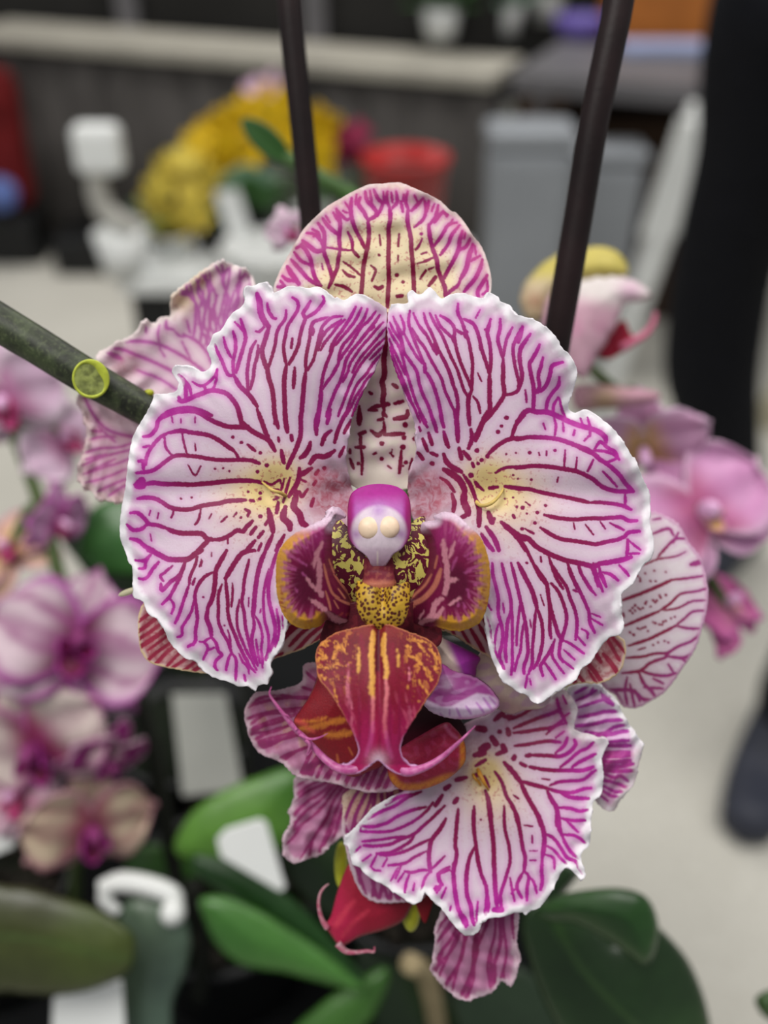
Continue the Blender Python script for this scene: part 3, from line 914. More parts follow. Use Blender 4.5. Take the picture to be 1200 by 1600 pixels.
LV = parse('''
C 180 430
w5.5 1070,375 1090,450 1112,530 1085,640 1055,740 1030,830
w4 1020,400 1050,430 1085,470
1005,480 1025,560 1025,640 1005,740 1010,850
w7 1010,850 1060,940 1120,1000 1165,1050 1210,1120
w4.2 925,530 940,600 965,660 990,700
w4.8 850,590 880,670 915,740 940,810 970,855 1010,850
w5 1200,560 1160,630 1140,720 1125,830 1130,930 1135,1000
w5 1200,710 1185,790 1175,880 1150,970
w7 540,1070 570,1075 620,1060 680,1030 740,1010 800,985 870,985 950,1010 1000,1060 1040,1120 1065,1200 1085,1300
w6 540,850 580,890 600,960 600,1060 ; w5 580,880 630,950 645,1010 ; w4 660,910 710,940 760,940 810,900 850,860 870,800 ; w5 760,940 770,985 ; w4 870,820 860,900 830,980
w7 380,1215 470,1160 560,1140 640,1135 720,1155 820,1195
w8 540,1040 560,1075
C 400 430
w9 10,160 30,230 40,320 70,390 110,440
w7 110,440 90,510 65,590 50,650 70,740 95,800 110,880 135,960 150,1060 160,1200 190,1300
w5 95,240 110,310 150,370 170,370 ; w5 0,480 30,480 70,440 ; w5 20,600 10,700 0,740
w4.8 255,300 250,370 200,440 175,500 165,580 140,680 100,800
w5 310,190 350,220 360,280 310,370 270,430 250,520 235,610 245,700 260,770
w7 260,770 245,850 240,960 245,1080 250,1240 265,1290
w5.5 465,220 430,280 400,330 420,370 395,440 375,520 360,600 320,690 280,760
w5 570,180 580,220 540,280 500,320 450,350 420,370
w6 330,790 325,870 320,960 ; w5 310,540 300,620
w5 610,360 540,380 490,400 465,460 460,530 440,620 425,720 425,820
w7 425,820 410,920 400,1040 385,1210
w4.5 740,350 650,360 580,420 550,480 530,560 510,640 490,720 440,810
w4.5 730,380 640,440 590,490 550,560 530,640
w4.5 760,380 700,430 640,510 590,570 550,640
w9 470,440 480,470 475,500; w8 560,470 545,530
w5 850,270 800,370 740,460 680,540 650,600 640,660 600,760 570,860 555,960
w7 555,960 550,1060 530,1200 520,1290
w4.5 900,280 850,380 800,450 740,520 680,590 650,610
w9 650,590 640,650 ; w7 900,400 880,430
w4.5 950,290 920,370 870,440 800,530 740,600 710,680 700,760 650,850 600,920 570,970
w4.5 1020,310 960,390 900,440 850,520 800,600 740,680 700,750
w6.5 700,760 650,850
w5 1055,340 1000,420 950,480 880,570 820,640 770,720 750,800 720,900 680,980 640,1080 600,1200
w4.2 1085,400 1020,470 970,530 900,610 850,680 800,760 780,830 740,910
w4.2 1105,450 1040,530 980,600 910,680 860,750 820,830
w4.2 1095,540 1010,620 960,680 900,750 840,850 800,940 760,1040 700,1200
w4 1085,600 1030,660 970,720 ; w4.2 1060,680 1000,750 940,840 870,920 820,1020 760,1200
w4 1020,820 950,880 900,960 850,1040 800,1140 770,1200 ; w4 950,950 900,1020 850,1120 820,1200
w8 960,470 1000,440
C 180 640
w6 240,230 300,220 350,160 370,90 440,50 520,25
w7 520,25 640,10 720,30 800,80 870,115 960,145 1060,150 1130,160 1210,215
w6 1035,-20 1060,60 1085,150
w5 240,320 290,310
w5.5 260,470 270,400 310,320 380,240 450,200
w6.5 450,200 560,180 640,195 720,205 800,220 880,260 950,310 1010,350
w5 1010,350 1045,400 1040,430
w7 200,440 240,440 240,500
w6 180,540 280,530 340,510 420,450 490,400 560,390 640,395 720,405 800,420 900,430 1040,430 1130,430 1200,440
w3.5 420,230 430,320 480,390 ; w3 570,190 580,260 610,380 ; w3 680,290 685,350 ; w2.5 620,470 680,560 730,480
w9 170,640 230,600 240,640 ; w7 240,640 320,625 420,635 520,635 640,640 720,635 840,625 960,610 1080,605 1200,610
w13 185,655 235,650
w6.5 190,760 260,750 340,760 400,790 460,830 540,850 640,850 720,825 800,810 880,800 960,780 1040,775 1110,770
w4 500,860 480,920
w6 130,880 190,880 250,930 290,975 360,985 430,1010 ; w7.5 430,1010 500,1040 580,1055 660,1055 740,1060 780,1100 830,1110
w6 100,980 150,1025 220,1020 270,980
w6.5 130,1100 200,1120 260,1170 330,1200
w6.5 830,1110 900,1105 970,1075 1040,1030 1090,1040 1120,1000 1170,950
w7 700,1200 760,1150 800,1105 830,1110
w4 960,1080 960,1140 ; w4 730,850 710,940 680,980
w3 800,930 820,890 ; w4 900,960 950,915 ; w4 1010,910 1035,880 ; w4 1120,860 1140,880 1130,910 ; w4 1070,920
w3 850,505; w3 920,500; w3 970,525; w5 1000,235; w5 1075,280; w4 1130,300 1180,340; w3 650,750; w3 560,760
w3 300,1060 310,1120 ; w3 230,80 240,120; w3 480,60 490,110; w3 560,80 560,110; w3 680,60 680,110; w3 300,860 290,900; w3 370,880 360,930
C 380 640
w7.5 0,110 70,180 160,230 220,265 270,350
w7 120,0 150,80 190,190 220,260
w6.5 265,0 275,70 270,120 ; w7.5 360,0 360,80 375,190
w7 495,0 490,90 490,210 460,310 430,380 400,440 375,500
w8 410,220 415,260 ; w7 645,0 620,110 625,210 ; w6.5 745,0 715,120 ; w6 890,0 840,100 800,200 780,280
w7 750,180 700,220 670,300 ; w8 570,280 560,330 520,390 490,410 ; w8 780,350 700,400 620,400 570,460
w8 325,350 345,450 ; w6 300,240 305,270
w7.5 480,500 470,600 430,680 390,740 ; w8 580,500 520,540 480,560 ; w5 500,600 530,615
w4.5 400,580 370,680 340,790 ; w4 350,590 320,700
w6 550,680 500,740 480,700 ; w10 460,700 440,780 430,830 480,890 500,960 540,990
w7 600,760 580,820 ; w7 300,790 285,880 ; w10 360,830 340,920 390,970 400,1020
w9 215,850 240,960 255,1040 ; w6 220,930 190,980 ; w7 640,520 620,550
w6 860,320 820,400 ; w6 920,90 860,200
w6 0,420 90,440 140,460 ; w6 200,475 ; w6 40,300 100,350 ; w5 145,370
w5.5 0,610 100,610 170,630 ; w5 120,530 ; w4 40,700; w5 145,710; w6 60,775 90,780; w5 140,760; w6 145,910; w5 10,770
w6 15,850 50,870 40,900 ; w7.5 80,950 10,1020 ; w7 110,1000 65,1060 ; w7 170,1040 130,1090 ; w8 100,1120 30,1200
w6 155,1140 130,1200 ; w7 250,1070 190,1200 ; w7 350,1070 280,1200
w9 245,690 290,690 ; w4 270,740 300,750 260,770 ; w3.5 180,610 240,640 310,600 320,630
w6 690,500 ; w6 620,610 600,640
C 180 860
w8 280,0 340,20 400,50 450,75 530,80 620,75 680,30 740,0
w5 170,85 250,85 300,40 ; w5 200,155 250,150 260,100 290,50 ; w5 200,240 260,240 320,160 370,100
w4 490,130 420,190 385,220 410,260
w6 600,80 580,150 540,220 470,270 400,340 390,290
w5 580,150 550,240 520,290 490,350 460,400 400,460 ; w5 460,400 500,470 480,540
w4.5 700,50 680,130 640,220 630,290 ; w6 630,290 600,380 570,470 540,560 510,620
w3.5 735,80 720,140 ; w5 680,240 660,290
w7 950,0 900,90 860,170 850,280 830,400 790,490 ; w8.5 790,490 780,580 810,660 820,740
w6 820,740 860,790 880,860 910,890 860,940 850,990 870,1020
w6.5 830,190 770,220 710,290 680,380 690,480 700,580 685,680 680,780 620,820
w5.5 670,430 650,520 600,610 570,660 570,720 530,740
w5 820,740 760,780 790,830 750,930 ; w5 720,780 760,780 ; w5 800,850 840,830
w7.5 1190,0 1090,20 1030,90 980,170 940,240
w6.5 940,240 950,340 960,440 960,520 980,620 1020,720 1060,820 1110,920 1150,990
w6 910,290 880,380 880,500 880,600 910,690 960,780 990,870
w5.5 990,870 960,940 945,1020 ; w5.5 990,870 1030,930 1030,1020 1025,1110 ; w4 960,680 980,760 985,850
w6 1140,80 1120,170 1100,260 1090,360 1080,440 1100,540 1110,640 1130,740 1160,860 1190,950
w5 1060,420 1040,520 1040,640 1070,740 1120,860 1150,920
w6 1100,1060 1110,1110 ; w4 1080,950 1130,1000 1140,1050 ; w3.5 1000,280 1000,380 990,480 ; w3 750,400 ; w3 930,640 ; w3 1140,400 1135,480 ; w3 820,20 820,50; w4 740,90 730,130
C 300 860
w7 630,0 590,90 560,200 540,330 530,450 520,560 ; w6 520,560 530,640 510,760 530,880 560,980
w7 730,0 690,120 660,250 650,340 660,450 690,560 710,660 700,760 660,860 630,930
w5 655,160 630,260 610,380 610,480 620,600 650,720 650,850 620,930
w4.5 540,560 580,640 600,740 590,840 600,940 600,1000 ; w4 590,500 580,530
w5 720,500 740,620 740,720 710,820 ; w3.5 770,560 780,680 ; w4 470,850 520,960 550,1020
w4.5 545,760 560,860 580,960 ; w4.5 400,880 440,960 500,1000 540,1040
''')
RP = pts('607,486 611,478 620,474 637,473 637,460 644,453 653,460 660,458 670,449 679,455 690,466 703,460 725,458 743,464 756,465 763,457 776,462 783,471 796,477 803,489 814,493 830,498 843,504 859,516 872,531 878,543 889,553 898,568 902,582 898,603 893,619 889,630 889,639 898,645 913,640 927,645 942,656 962,674 979,698 988,714 993,717 1004,746 1015,770 1016,795 1015,817 1021,839 1022,859 1017,874 1004,885 991,909 989,913 973,926 969,940 971,957 975,975 971,990 956,995 947,1001 933,1019 922,1036 909,1045 901,1061 887,1071 874,1080 868,1082 857,1091 846,1098 833,1098 824,1087 810,1082 799,1074 793,1069 784,1063 775,1045 767,1023 760,994 756,968 745,925 720,880 680,840 648,815 640,785 637,757 642,732 649,710 651,688 648,666 642,645 635,627 624,596 613,565 607,539 605,513 606,495')
RV = parse('''
C 600 440
w4.2 50,350 90,430 140,500 160,590 ; w4.2 40,400 80,480 130,560 160,650 180,740 210,830 240,930 270,1020 310,1110 360,1200
w3.8 45,490 80,580 130,680 180,790 ; w3.8 50,560 90,670 140,780 180,880 230,1010
w3.8 60,640 100,760 150,860 200,970 260,1080 310,1200 ; w4 80,300 110,370 160,450
w4 140,290 170,370 170,440 ; w4.8 110,400 150,500 170,600 230,690 280,770 300,870 330,960 370,1040 420,1180
w4.5 220,250 210,350 240,450 270,530 300,600 340,700
w7 345,700 350,770
w5.5 350,760 400,840 440,940 470,1050 500,1200
w4 170,440 220,540 280,640 330,700 ; w4 250,270 290,360 340,440
w4.5 240,400 290,490 350,570 390,650 440,740 490,830 520,930 560,1020 600,1110
w4.5 340,270 360,350 400,430 430,500 470,590 ; w5.5 470,590 520,690 560,780 590,880 620,970 630,1080 620,1200
w10 430,540 460,600
w4.5 310,380 370,470 420,570 450,620 ; w4.5 390,270 440,370 490,450 530,540 570,640 620,740 650,830 680,920 720,990
w4.5 440,290 480,380 540,440 590,490 ; w5 480,290 560,340 600,400 600,480 620,580 650,680 690,780 730,870 750,930
w9 590,470 600,510 ; w9 690,440 700,470 ; w8 820,540 830,580
w5 630,190 630,270 660,330 690,420 720,500 740,600 755,700 750,830 750,920
w6.5 750,920 720,1000 720,1100 725,1200
w5 600,400 660,440 710,430 ; w5.5 680,320 760,360 800,440 820,520 840,600 870,690 900,790
w7 900,790 900,900 900,1000 900,1100 840,1180 ; w3 820,240 780,310 ; w3 800,780 830,850
w4.5 760,980 800,1030 820,1120 ; w5.5 910,320 890,390 880,440 900,520 910,620 910,700 900,790 ; w4.5 860,410 890,400
w5.5 990,320 990,400 970,490 990,570 1015,660 ; w6.5 1015,660 1015,760 1015,860 1025,960 980,1040 920,1120 850,1200
w4.5 1095,390 1050,480 1030,560 1015,650 ; w5 1180,380 1130,480 1100,560 1110,680 1130,780 1150,870 1130,940 1030,970
w5 1200,520 1160,600 1165,700 1180,800 1160,900 ; w6 1200,1120 1130,1190 ; w6 1045,1160
C 810 500
w6 40,60 15,140 0,190 ; w6 100,120 60,180 20,240 10,330 25,420 30,500 0,600
w6 180,210 160,260 120,330 95,380 110,470 130,580 130,680 125,770 ; w5.5 210,320 190,400 170,480 180,570 150,610
w6 380,360 290,390 270,460 250,530 210,590 150,620 ; w5.5 350,490 340,560 290,620 250,690 235,770
w4.5 340,660 300,730 300,790 ; w4 350,670 370,760 400,830
w7.5 -20,880 0,865 40,800 90,770 160,785 240,785 310,810 380,840 440,870 520,900 600,920 680,950 740,1000 745,1040
w4 530,840 550,900 ; w4 590,830 610,920 610,990 ; w4 300,820 320,900 310,980 ; w4 380,880 385,950 ; w3.5 210,880 230,930
w5 480,940 470,980 ; w4 560,1030 600,990 ; w4 60,600 70,700 ; w6 820,1120 760,1090
w6.5 -20,1022 0,1020 80,1000 180,1000 260,1005 350,1020 440,1050 520,1080 600,1110 660,1160 700,1200
w5 650,1100 700,1040 760,1090 820,1120 850,1180
C 810 700
w6.5 480,-20 560,15 640,50 700,100 760,140 820,190 870,240 910,300 980,370
w4.5 640,20 740,30 820,60 860,100 ; w4.5 740,130 840,90
w6.5 -20,175 0,170 100,155 200,155 300,165 390,180 480,195 560,225 640,270 700,320 760,350 850,370 970,370
w3.5 400,20 390,160 ; w3.5 500,80 490,180 ; w4 640,100 590,200 ; w4 720,200 760,240 840,330
w4.5 310,20 ; w5 95,40 ; w4 175,40 180,60 ; w4 240,30 240,60
w6 -30,348 0,350 90,350 180,375 300,400 400,420 500,440 600,465 ; w5.5 600,465 700,465 800,475 880,490 960,525
w5 910,400 910,480 ; w6 220,570 300,590 400,605 500,610 600,600 700,600 800,595 880,590 940,620 1010,620
w6 190,680 250,720 300,750 380,780 460,790 560,805 660,820 750,800 850,780 910,750 940,720 1030,710
w3 470,640 480,690 ; w3 570,650 640,740 ; w3 700,630 740,690 ; w4 780,640 900,700
w7.5 -30,735 0,750 80,770 140,830 200,870 280,910 380,950 460,970 560,990 640,1010 700,985 800,970 900,950 960,930
w5 930,780 930,860 920,940 ; w4 940,790 1040,870 ; w4 940,900 1030,900
w5 10,770 60,850 100,930 140,1010 180,1090 230,1160 ; w5 30,690; w4 60,690 130,730
w4.5 230,490 ; w4 110,270 ; w3.5 340,250 330,290 ; w5 160,550 ; w5 140,640 ; w6 35,510 ; w3 70,560; w3 60,460 100,490
w5 260,930 290,1020 330,1120 380,1200 ; w5 420,980 440,1060 480,1150 500,1200 ; w5 510,1010 540,1080 590,1160 620,1200
w5 620,1010 650,1080 680,1180 ; w5 690,1010 700,1080 740,1170 ; w5 720,1060 790,1080 850,1130 ; w4.5 860,1000 920,1060 940,1090
w6 0,990 40,1060 80,1140 110,1200 ; w4 190,930 195,970 ; w4 70,980
C 600 640
w5.5 300,20 340,100 370,150 ; w6 390,20 430,120 450,190 ; w6 480,0 490,80 510,150 ; w7.5 600,0 620,100 630,270 ; w6.5 720,0 730,130
w7 510,190 530,270 550,320 ; w7 380,200 410,300 ; w7 330,250 370,350 ; w5 300,150 310,180 ; w7 740,170 750,250 720,330
w8.5 880,20 850,90 810,180 780,260 ; w8 640,330 660,420 ; w8 680,360 730,420 ; w7.5 400,370 450,390 ; w7 410,460
w8 290,370 330,420 ; w8 510,380 530,440 580,490 660,530 ; w10 510,510 580,550 650,610 690,690 ; w11 690,690 680,780 710,850 720,890 ; w8 720,890 660,920
w6.5 680,560 740,650 780,760 ; w8 780,760 810,850 810,990 ; w5.5 480,580 540,620 600,700 ; w7 580,720 600,800 590,870
w7 790,350 ; w8 740,560; w7 765,490 755,460 ; w5 800,460 ; w6 830,430 ; w6 880,400
w6.5 880,390 940,330 1010,280 1080,250 1200,245 ; w6 1200,50 1130,120 1090,230
w6 1040,70 ; w5 1000,140 ; w6 970,190 ; w4.5 950,540 1020,500 1100,490 1200,485
w6 1200,670 1100,665 1030,655 ; w7 970,660 900,670 ; w5 850,690 790,640 ; w8 780,620 800,650
w11 890,880 920,960 ; w6 920,960 940,930 ; w7.5 870,1000 940,1100 980,1200
w8 1000,960 1060,1010 1130,1060 1200,1110 ; w5 1030,1010 1080,1040 1160,1130 1200,1200 ; w7 830,1060 880,1140 930,1200
w6.5 1100,900 1110,920 ; w4 1130,830 ; w4 1180,840 ; w3 1100,750 ; w3 1030,760; w3 1100,560;w3 1140,590; w3 1040,380; w3 1120,370
C 740 880
w6 160,0 165,100 190,200 210,300 210,420 230,500 250,600 240,700 220,800 260,900 ; w4 210,520 190,600 180,720 210,820
w6 240,0 270,130 310,280 320,400 290,500 280,620 270,740 280,840 ; w5 330,420 330,520 330,640 330,740 330,860 320,950
w6 320,0 360,150 390,280 430,450 450,560 460,680 460,780 430,880 430,940
w7 380,0 440,120 500,240 540,380 ; w6 540,380 580,500 590,620 580,720 550,830 510,900 ; w4.5 400,330 380,480 370,600 365,700
w4.5 430,500 410,620 400,740 370,830 350,920 ; w5.5 530,400 520,510 510,640 500,740 500,850 470,940
w7 510,0 560,80 620,170 640,290 660,400 690,500 720,600 760,660 ; w6 640,300 650,430 650,560 660,640
w6 660,170 720,240 760,330 790,430 790,510 760,620 740,680 730,780 760,840
w6 690,660 650,750 600,830 570,880 590,960 ; w5 600,840 650,910 700,990 ; w4.5 690,650 670,780 710,860 770,940
w4.5 760,830 850,900 ; w6 660,0 720,100 790,200 820,290 860,390 880,480 880,560 870,650 ; w4.5 770,660 830,690 940,770
w6 800,0 850,130 920,270 980,410 990,500 1030,590 ; w5 850,230 880,240 ; w4.5 890,0 920,90 980,200 1040,270
w4 1000,470 1100,530 ; w3.5 1010,430 1080,460 ; w4.5 1020,0 1060,130 1100,240 ; w4.5 1080,60 1130,200
w4.5 920,560 970,590 970,640 ; w4.5 880,620 950,700 ; w4 770,740 860,820 ; w4.5 460,950 440,1060 ; w3.5 480,990 490,1040
w4 100,320 150,400 ; w3.5 110,450 140,560 150,640 170,720 ; w3 570,270 600,360 ; w3 480,480 490,550; w4 250,340 260,420
''')
LV = [(p, (w or 5.2)*(0.8 if sum(q[1] for q in p)/len(p) > 935 else 1.0)) for p, w in LV]
DP = pts('425,470 427,452 429,442 440,418 455,391 474,359 497,335 512,322 537,307 560,295 578,288 594,287 619,285 631,287 652,296 670,304 688,314 704,329 713,333 727,349 739,368 751,383 760,403 767,430 767,457 752,520 722,580 690,630 668,690 655,735 640,762 590,770 552,760 535,735 527,690 500,620 465,550 440,510')
DV = parse('''
C 425 280 6.667
w6.5 1000,430 1010,550 1000,680 975,800 955,900 945,1000 940,1080 930,1190 925,1300
w6 920,190 900,260 960,350 995,420 ; w6 970,130 990,220 1060,300 1090,370 1000,430 ; w5 1060,110 1100,200 1150,250 1140,300 1100,380
w6 670,310 700,400 710,500 700,620 710,730 ; w6 710,730 690,840 680,920 640,1020 590,1130
w5.5 640,350 690,430 ; w6 530,410 570,470 630,530 690,580
w6 480,460 540,550 545,660 540,750 580,870 610,960 620,1030
w5 360,560 430,570 510,640 540,740 ; w7 320,640 390,700 460,750 530,740 ; w5 420,520 480,560 500,640
w6 250,720 320,700 400,830 420,930 450,1030 510,1110 ; w5 230,760 300,850 390,890 ; w6 200,840 290,940 370,1030 440,1080 510,1110
w8 160,910 200,980 250,1050 280,1090 ; w6 110,1010 160,1050 230,1060 ; w5.5 90,1060 130,1120 60,1120
w6 830,200 820,300 830,400 860,500 920,620 970,720 ; w4 760,240 800,300 ; w5 790,550 830,640 840,740 ; w6 840,740 900,810
w3.5 570,710 700,730 820,740 ; w4.5 690,330 770,420 830,400 ; w3.5 740,860 830,920 930,1010 ; w5 740,950 790,1000 860,1020
w5.5 660,1100 750,1120 830,1170 ; w4 1030,900 1080,950 1040,1060 ; w7 1070,1120 1110,1140 1150,1120 ; w3.5 1120,580 1130,690; w4 1115,790
w4 880,160 870,260; w4 1020,120 1040,260; w4 560,380 600,450; w4 290,690 340,650; w3 520,880 530,940; w4 1160,130 1170,250; w3 430,600 470,560; w4 740,330 780,350
C 595 280 6.667
w6.5 90,290 100,400 80,520 85,640 80,760 80,900 85,1050 75,1180 70,1330
w5 70,130 60,220 90,290 ; w5 160,130 170,240 120,300 ; w5 210,230 230,340
w6.5 280,330 280,450 310,600 320,740 330,860 340,1000 345,1140 345,1250 ; w5 280,130 260,230 290,330
w5 440,200 380,270 320,330 ; w5 350,500 440,420 470,330 460,230 ; w6 500,230 480,330
w6.5 500,470 510,590 540,720 580,830 600,950 640,1060 670,1140 670,1220
w5 600,270 570,390 510,470 ; w5 700,370 640,350 560,450 ; w5 790,450 700,480 640,580 560,690 ; w5 820,480 740,580 700,680 620,790
w6 850,540 820,650 810,730 760,840 710,930 660,1030 ; w5 930,620 890,700 820,740
w7 960,680 920,800 890,930 830,1040 ; w5.5 830,1040 800,1110 720,1170 690,1210 ; w5 1030,800 940,850
w6 1060,840 1030,940 980,1040 920,1110 870,1170 ; w6 1110,1000 1050,1100 1010,1170 1020,1240 ; w4.5 1110,1060 1110,1160 1060,1200
w5 420,570 ; w4 430,620 400,690 360,740 ; w4 420,780 480,760 ; w4 380,880 450,860 540,820 ; w4.5 410,1040 470,950 ; w3.5 550,920 500,940
w4 190,570 180,700 ; w3.5 180,790 180,850 ; w6 165,1000; w5 230,1070 ; w8 170,1220 220,1215 ; w7 500,1110 570,1020
w4 110,140 120,240; w4 240,160 230,230; w4 350,170 380,230; w4 560,260 530,330; w4 650,330 690,390; w4 750,420 720,470; w4 880,560 870,620 ; w4 980,700 990,780
C 400 430
w8 1120,330 1100,620 1090,720 1095,850 1075,910 1090,990 1080,1090 1130,1100 ; w6.5 960,1150 1020,1120 1070,1110; w7 1165,930 1200,950; w6.5 965,1000 985,1010 ; w6 880,1120 880,1200; w6 1085,1170
C 380 640
w9 990,0 990,120 ; w8 1040,190 990,210 ; w6 1000,210 1000,310 ; w7 960,320 1030,320 ; w4.5 1000,320 1015,420 1010,550 ; w7 1090,180 1150,220 1190,180
w7 1150,90 1190,80; w6 1080,5 1140,5; w6 910,340 910,370; w5.5 910,420 940,500; w7 1180,290; w5 1110,380 1130,370;w6 1180,420; w5 980,460; w6 980,90
C 600 640
w7 0,45 ; w8 200,10 190,60 90,80; w8 180,130; w6.5 0,215 170,205 ; w7 170,240; w6.5 260,250; w8 160,320; w5.5 150,350 140,450 130,540; w4 50,370 80,400; w6 185,450; w5 240,420 220,510; w4 30,480 60,500 ; w3 70,340 60,380; w3 160,480
C 600 440
w6 0,1040 40,1040; w6 0,1130 20,1150; w7 90,1040 160,1020 ; w8 80,880 110,900; w7 200,1130 ; w6 -5,1000 0,1100; w6 0,1200 5,1300
''')

RV = [(p, (w or 5.2)*(0.86 if sum(q[1] for q in p)/len(p) > 930 else 1.0)) for p, w in RV]
F0 = P(592, 800, D0+0.006)
fl = thing('orchid_flower', F0, 'large open orchid in sharp focus with purple-red veined white petals and a red lip', 'flower', None)
G = lambda x, y, cx, cy, r: np.exp(-((x-cx)**2+(y-cy)**2)/(2.0*r*r))

def z_left(x, y, e):
    r = np.hypot(x-430, y-760)
    a = np.arctan2(y-760, x-430)
    ruf = np.exp(-e/26.0)
    z = 0.0030*(np.clip((430-x)/240, 0, 1)**2)+0.0016*np.sin(a*7+1.0)*smooth(r, 80, 300)
    z += ruf*(0.0005*wob(x, y, 11, 34)+0.0003*np.sin(a*15))
    z += 0.0022*G(x, y, 432, 768, 22)+0.006*G(x, y, 560, 775, 45)
    z -= 0.0035*G(x, y, 520, 560, 70)+0.0016*G(x, y, 320, 640, 60)
    z += 0.0022*G(x, y, 300, 580, 30)-0.0012*G(x, y, 400, 950, 80)
    z += 0.0012*np.exp(-((y-765)/26.0)**2)*smooth(430-x, -20, 90)
    return D0+0.0015+z
def z_right(x, y, e):
    r = np.hypot(x-765, y-765)
    a = np.arctan2(y-765, x-765)
    ruf = np.exp(-e/26.0)
    z = 0.0034*(np.clip((x-770)/250, 0, 1)**2)+0.0016*np.sin(a*7+0.4)*smooth(r, 80, 300)
    z += ruf*(0.0005*wob(x, y, 12, 34)+0.0003*np.sin(a*15))
    z += 0.0022*G(x, y, 762, 770, 22)+0.006*G(x, y, 628, 780, 45)
    z -= 0.0038*G(x, y, 680, 560, 70)+0.0012*G(x, y, 820, 950, 80)
    z += 0.0024*G(x, y, 890, 640, 32)
    z += 0.0012*np.exp(-((y-770)/26.0)**2)*smooth(x-770, -20, 90)
    return D0+0.0012+z
def z_dorsal(x, y, e):
    return D0+0.0065+0.0035*((y-560)/280)**2+0.0045*(np.abs(x-600)/170)**2*smooth(-y, -560, -300)+0.0006*wob(x, y, 5, 60)

warmL = lambda x, y, e: np.clip(0.95*G(x, y, 438, 752, 26)+0.55*np.exp(-((y-765)/40.0)**2)*smooth(x, 300, 420)*smooth(-x, -470, -430)+0.35*G(x, y, 400, 790, 45), 0, 0.95)
warmR = lambda x, y, e: np.clip(0.95*G(x, y, 757, 752, 26)+0.55*np.exp(-((y-768)/40.0)**2)*smooth(-x, -880, -770)*smooth(x, 740, 770)+0.35*G(x, y, 800, 790, 45), 0, 0.95)
blL = lambda x, y, e: np.clip(1.1*G(x, y, 517, 768, 24)+0.6*G(x, y, 535, 790, 26)+0.5*G(x, y, 500, 745, 12), 0, 0.85)
blR = lambda x, y, e: np.clip(1.1*G(x, y, 668, 768, 24)+0.6*G(x, y, 650, 790, 24), 0, 0.85)
dsp = veined_part('dorsal_sepal', DP, DV, M_vd, fl, z_dorsal, 1.7, 5.4, 0.3, 3,
                  warm=lambda x, y, e: np.clip(smooth(e, 28, 75)*smooth(y, 300, 350)*0.85*smooth(-y, -560, -470), 0, 0.8),
                  blush=lambda x, y, e: 0.35*smooth(-e, -45, -10)*smooth(-y, -470, -420), inner=lambda x, y, e: smooth(y, 490, 560))
for nm, OL, V_, zf, w_, b_, sd in (('petal', LP, LV, z_left, warmL, blL, 1), ('petal', RP, RV, z_right, warmR, blR, 2)):
    veined_part(nm, OL, V_, M_v, fl, zf, 1.6, 5.2, 0.5, sd, w_, b_, rscale=12,
                inner=lambda x, y, e, nm_=OL: smooth(-np.hypot((x-592)*0.85, y-790), -165, -75)+0.35*smooth(-np.abs(x-592)*1.2-np.abs(y-640)*0.5, -120, -40))

# lateral sepals behind the petals: oblique close red veins
def hatch(outline, ang, gap, seed, w=4.0, wobble=6.0, brk=0.0):
    o = np.array(outline); c = o.mean(0); R = np.abs(o-c).max()*1.5
    rs = random.Random(seed); out = []
    u = np.array([math.cos(ang), math.sin(ang)]); v = np.array([-u[1], u[0]])
    s = -R
    while s < R:
        s += gap*rs.uniform(0.75, 1.25); p = []; ph = rs.uniform(0, 6); t = -R
        while t < R:
            q = c+v*s+u*t+v*(wobble*math.sin(t/38.0+ph*0.35)+wobble*0.25*math.sin(t/11.0+ph))
            p.append(tuple(q)); t += 9
            if brk and rs.random() < brk:
                if len(p) > 2: out.append((p, w*rs.uniform(0.7, 1.2)))
                p = []; t += gap*0.6
                ph += rs.uniform(-.3, .3)
        if len(p) > 2: out.append((p, w*rs.uniform(0.7, 1.25)))
    return out
SL = pts('535,972 512,993 500,1000 470,1015 430,1029 400,1040 350,1052 318,1052 280,1047 240,1038 222,1022 217,1000 216,965 226,940 262,905 350,870 450,860 520,900')
SR = pts('668,965 690,985 700,988 730,1006 765,1027 820,1060 870,1075 905,1068 940,1067 968,1050 978,1020 975,1000 965,992 930,940 850,880 740,880 680,920')
zs = lambda x, y, e: D0+0.0075+0.003*np.abs(x-595)/380+0.0004*wob(x, y, 9, 50)
veined_part('lateral_sepal', SL, hatch(SL, math.radians(-38), 11, 4, 5.4, 4, 0.06), M_vl, fl, zs, 2.0, 5, 0.5, 5, blush=lambda x, y, e: 0.8*smooth(-x, -350, -310)*smooth(e, 2, 8))
veined_part('lateral_sepal', SR, hatch(SR, math.radians(60), 12, 6, 5.6, 4, 0.06), M_vl, fl, zs, 2.0, 5, 0.5, 6, blush=lambda x, y, e: 0.8*smooth(x, 850, 890)*smooth(e, 2, 8))

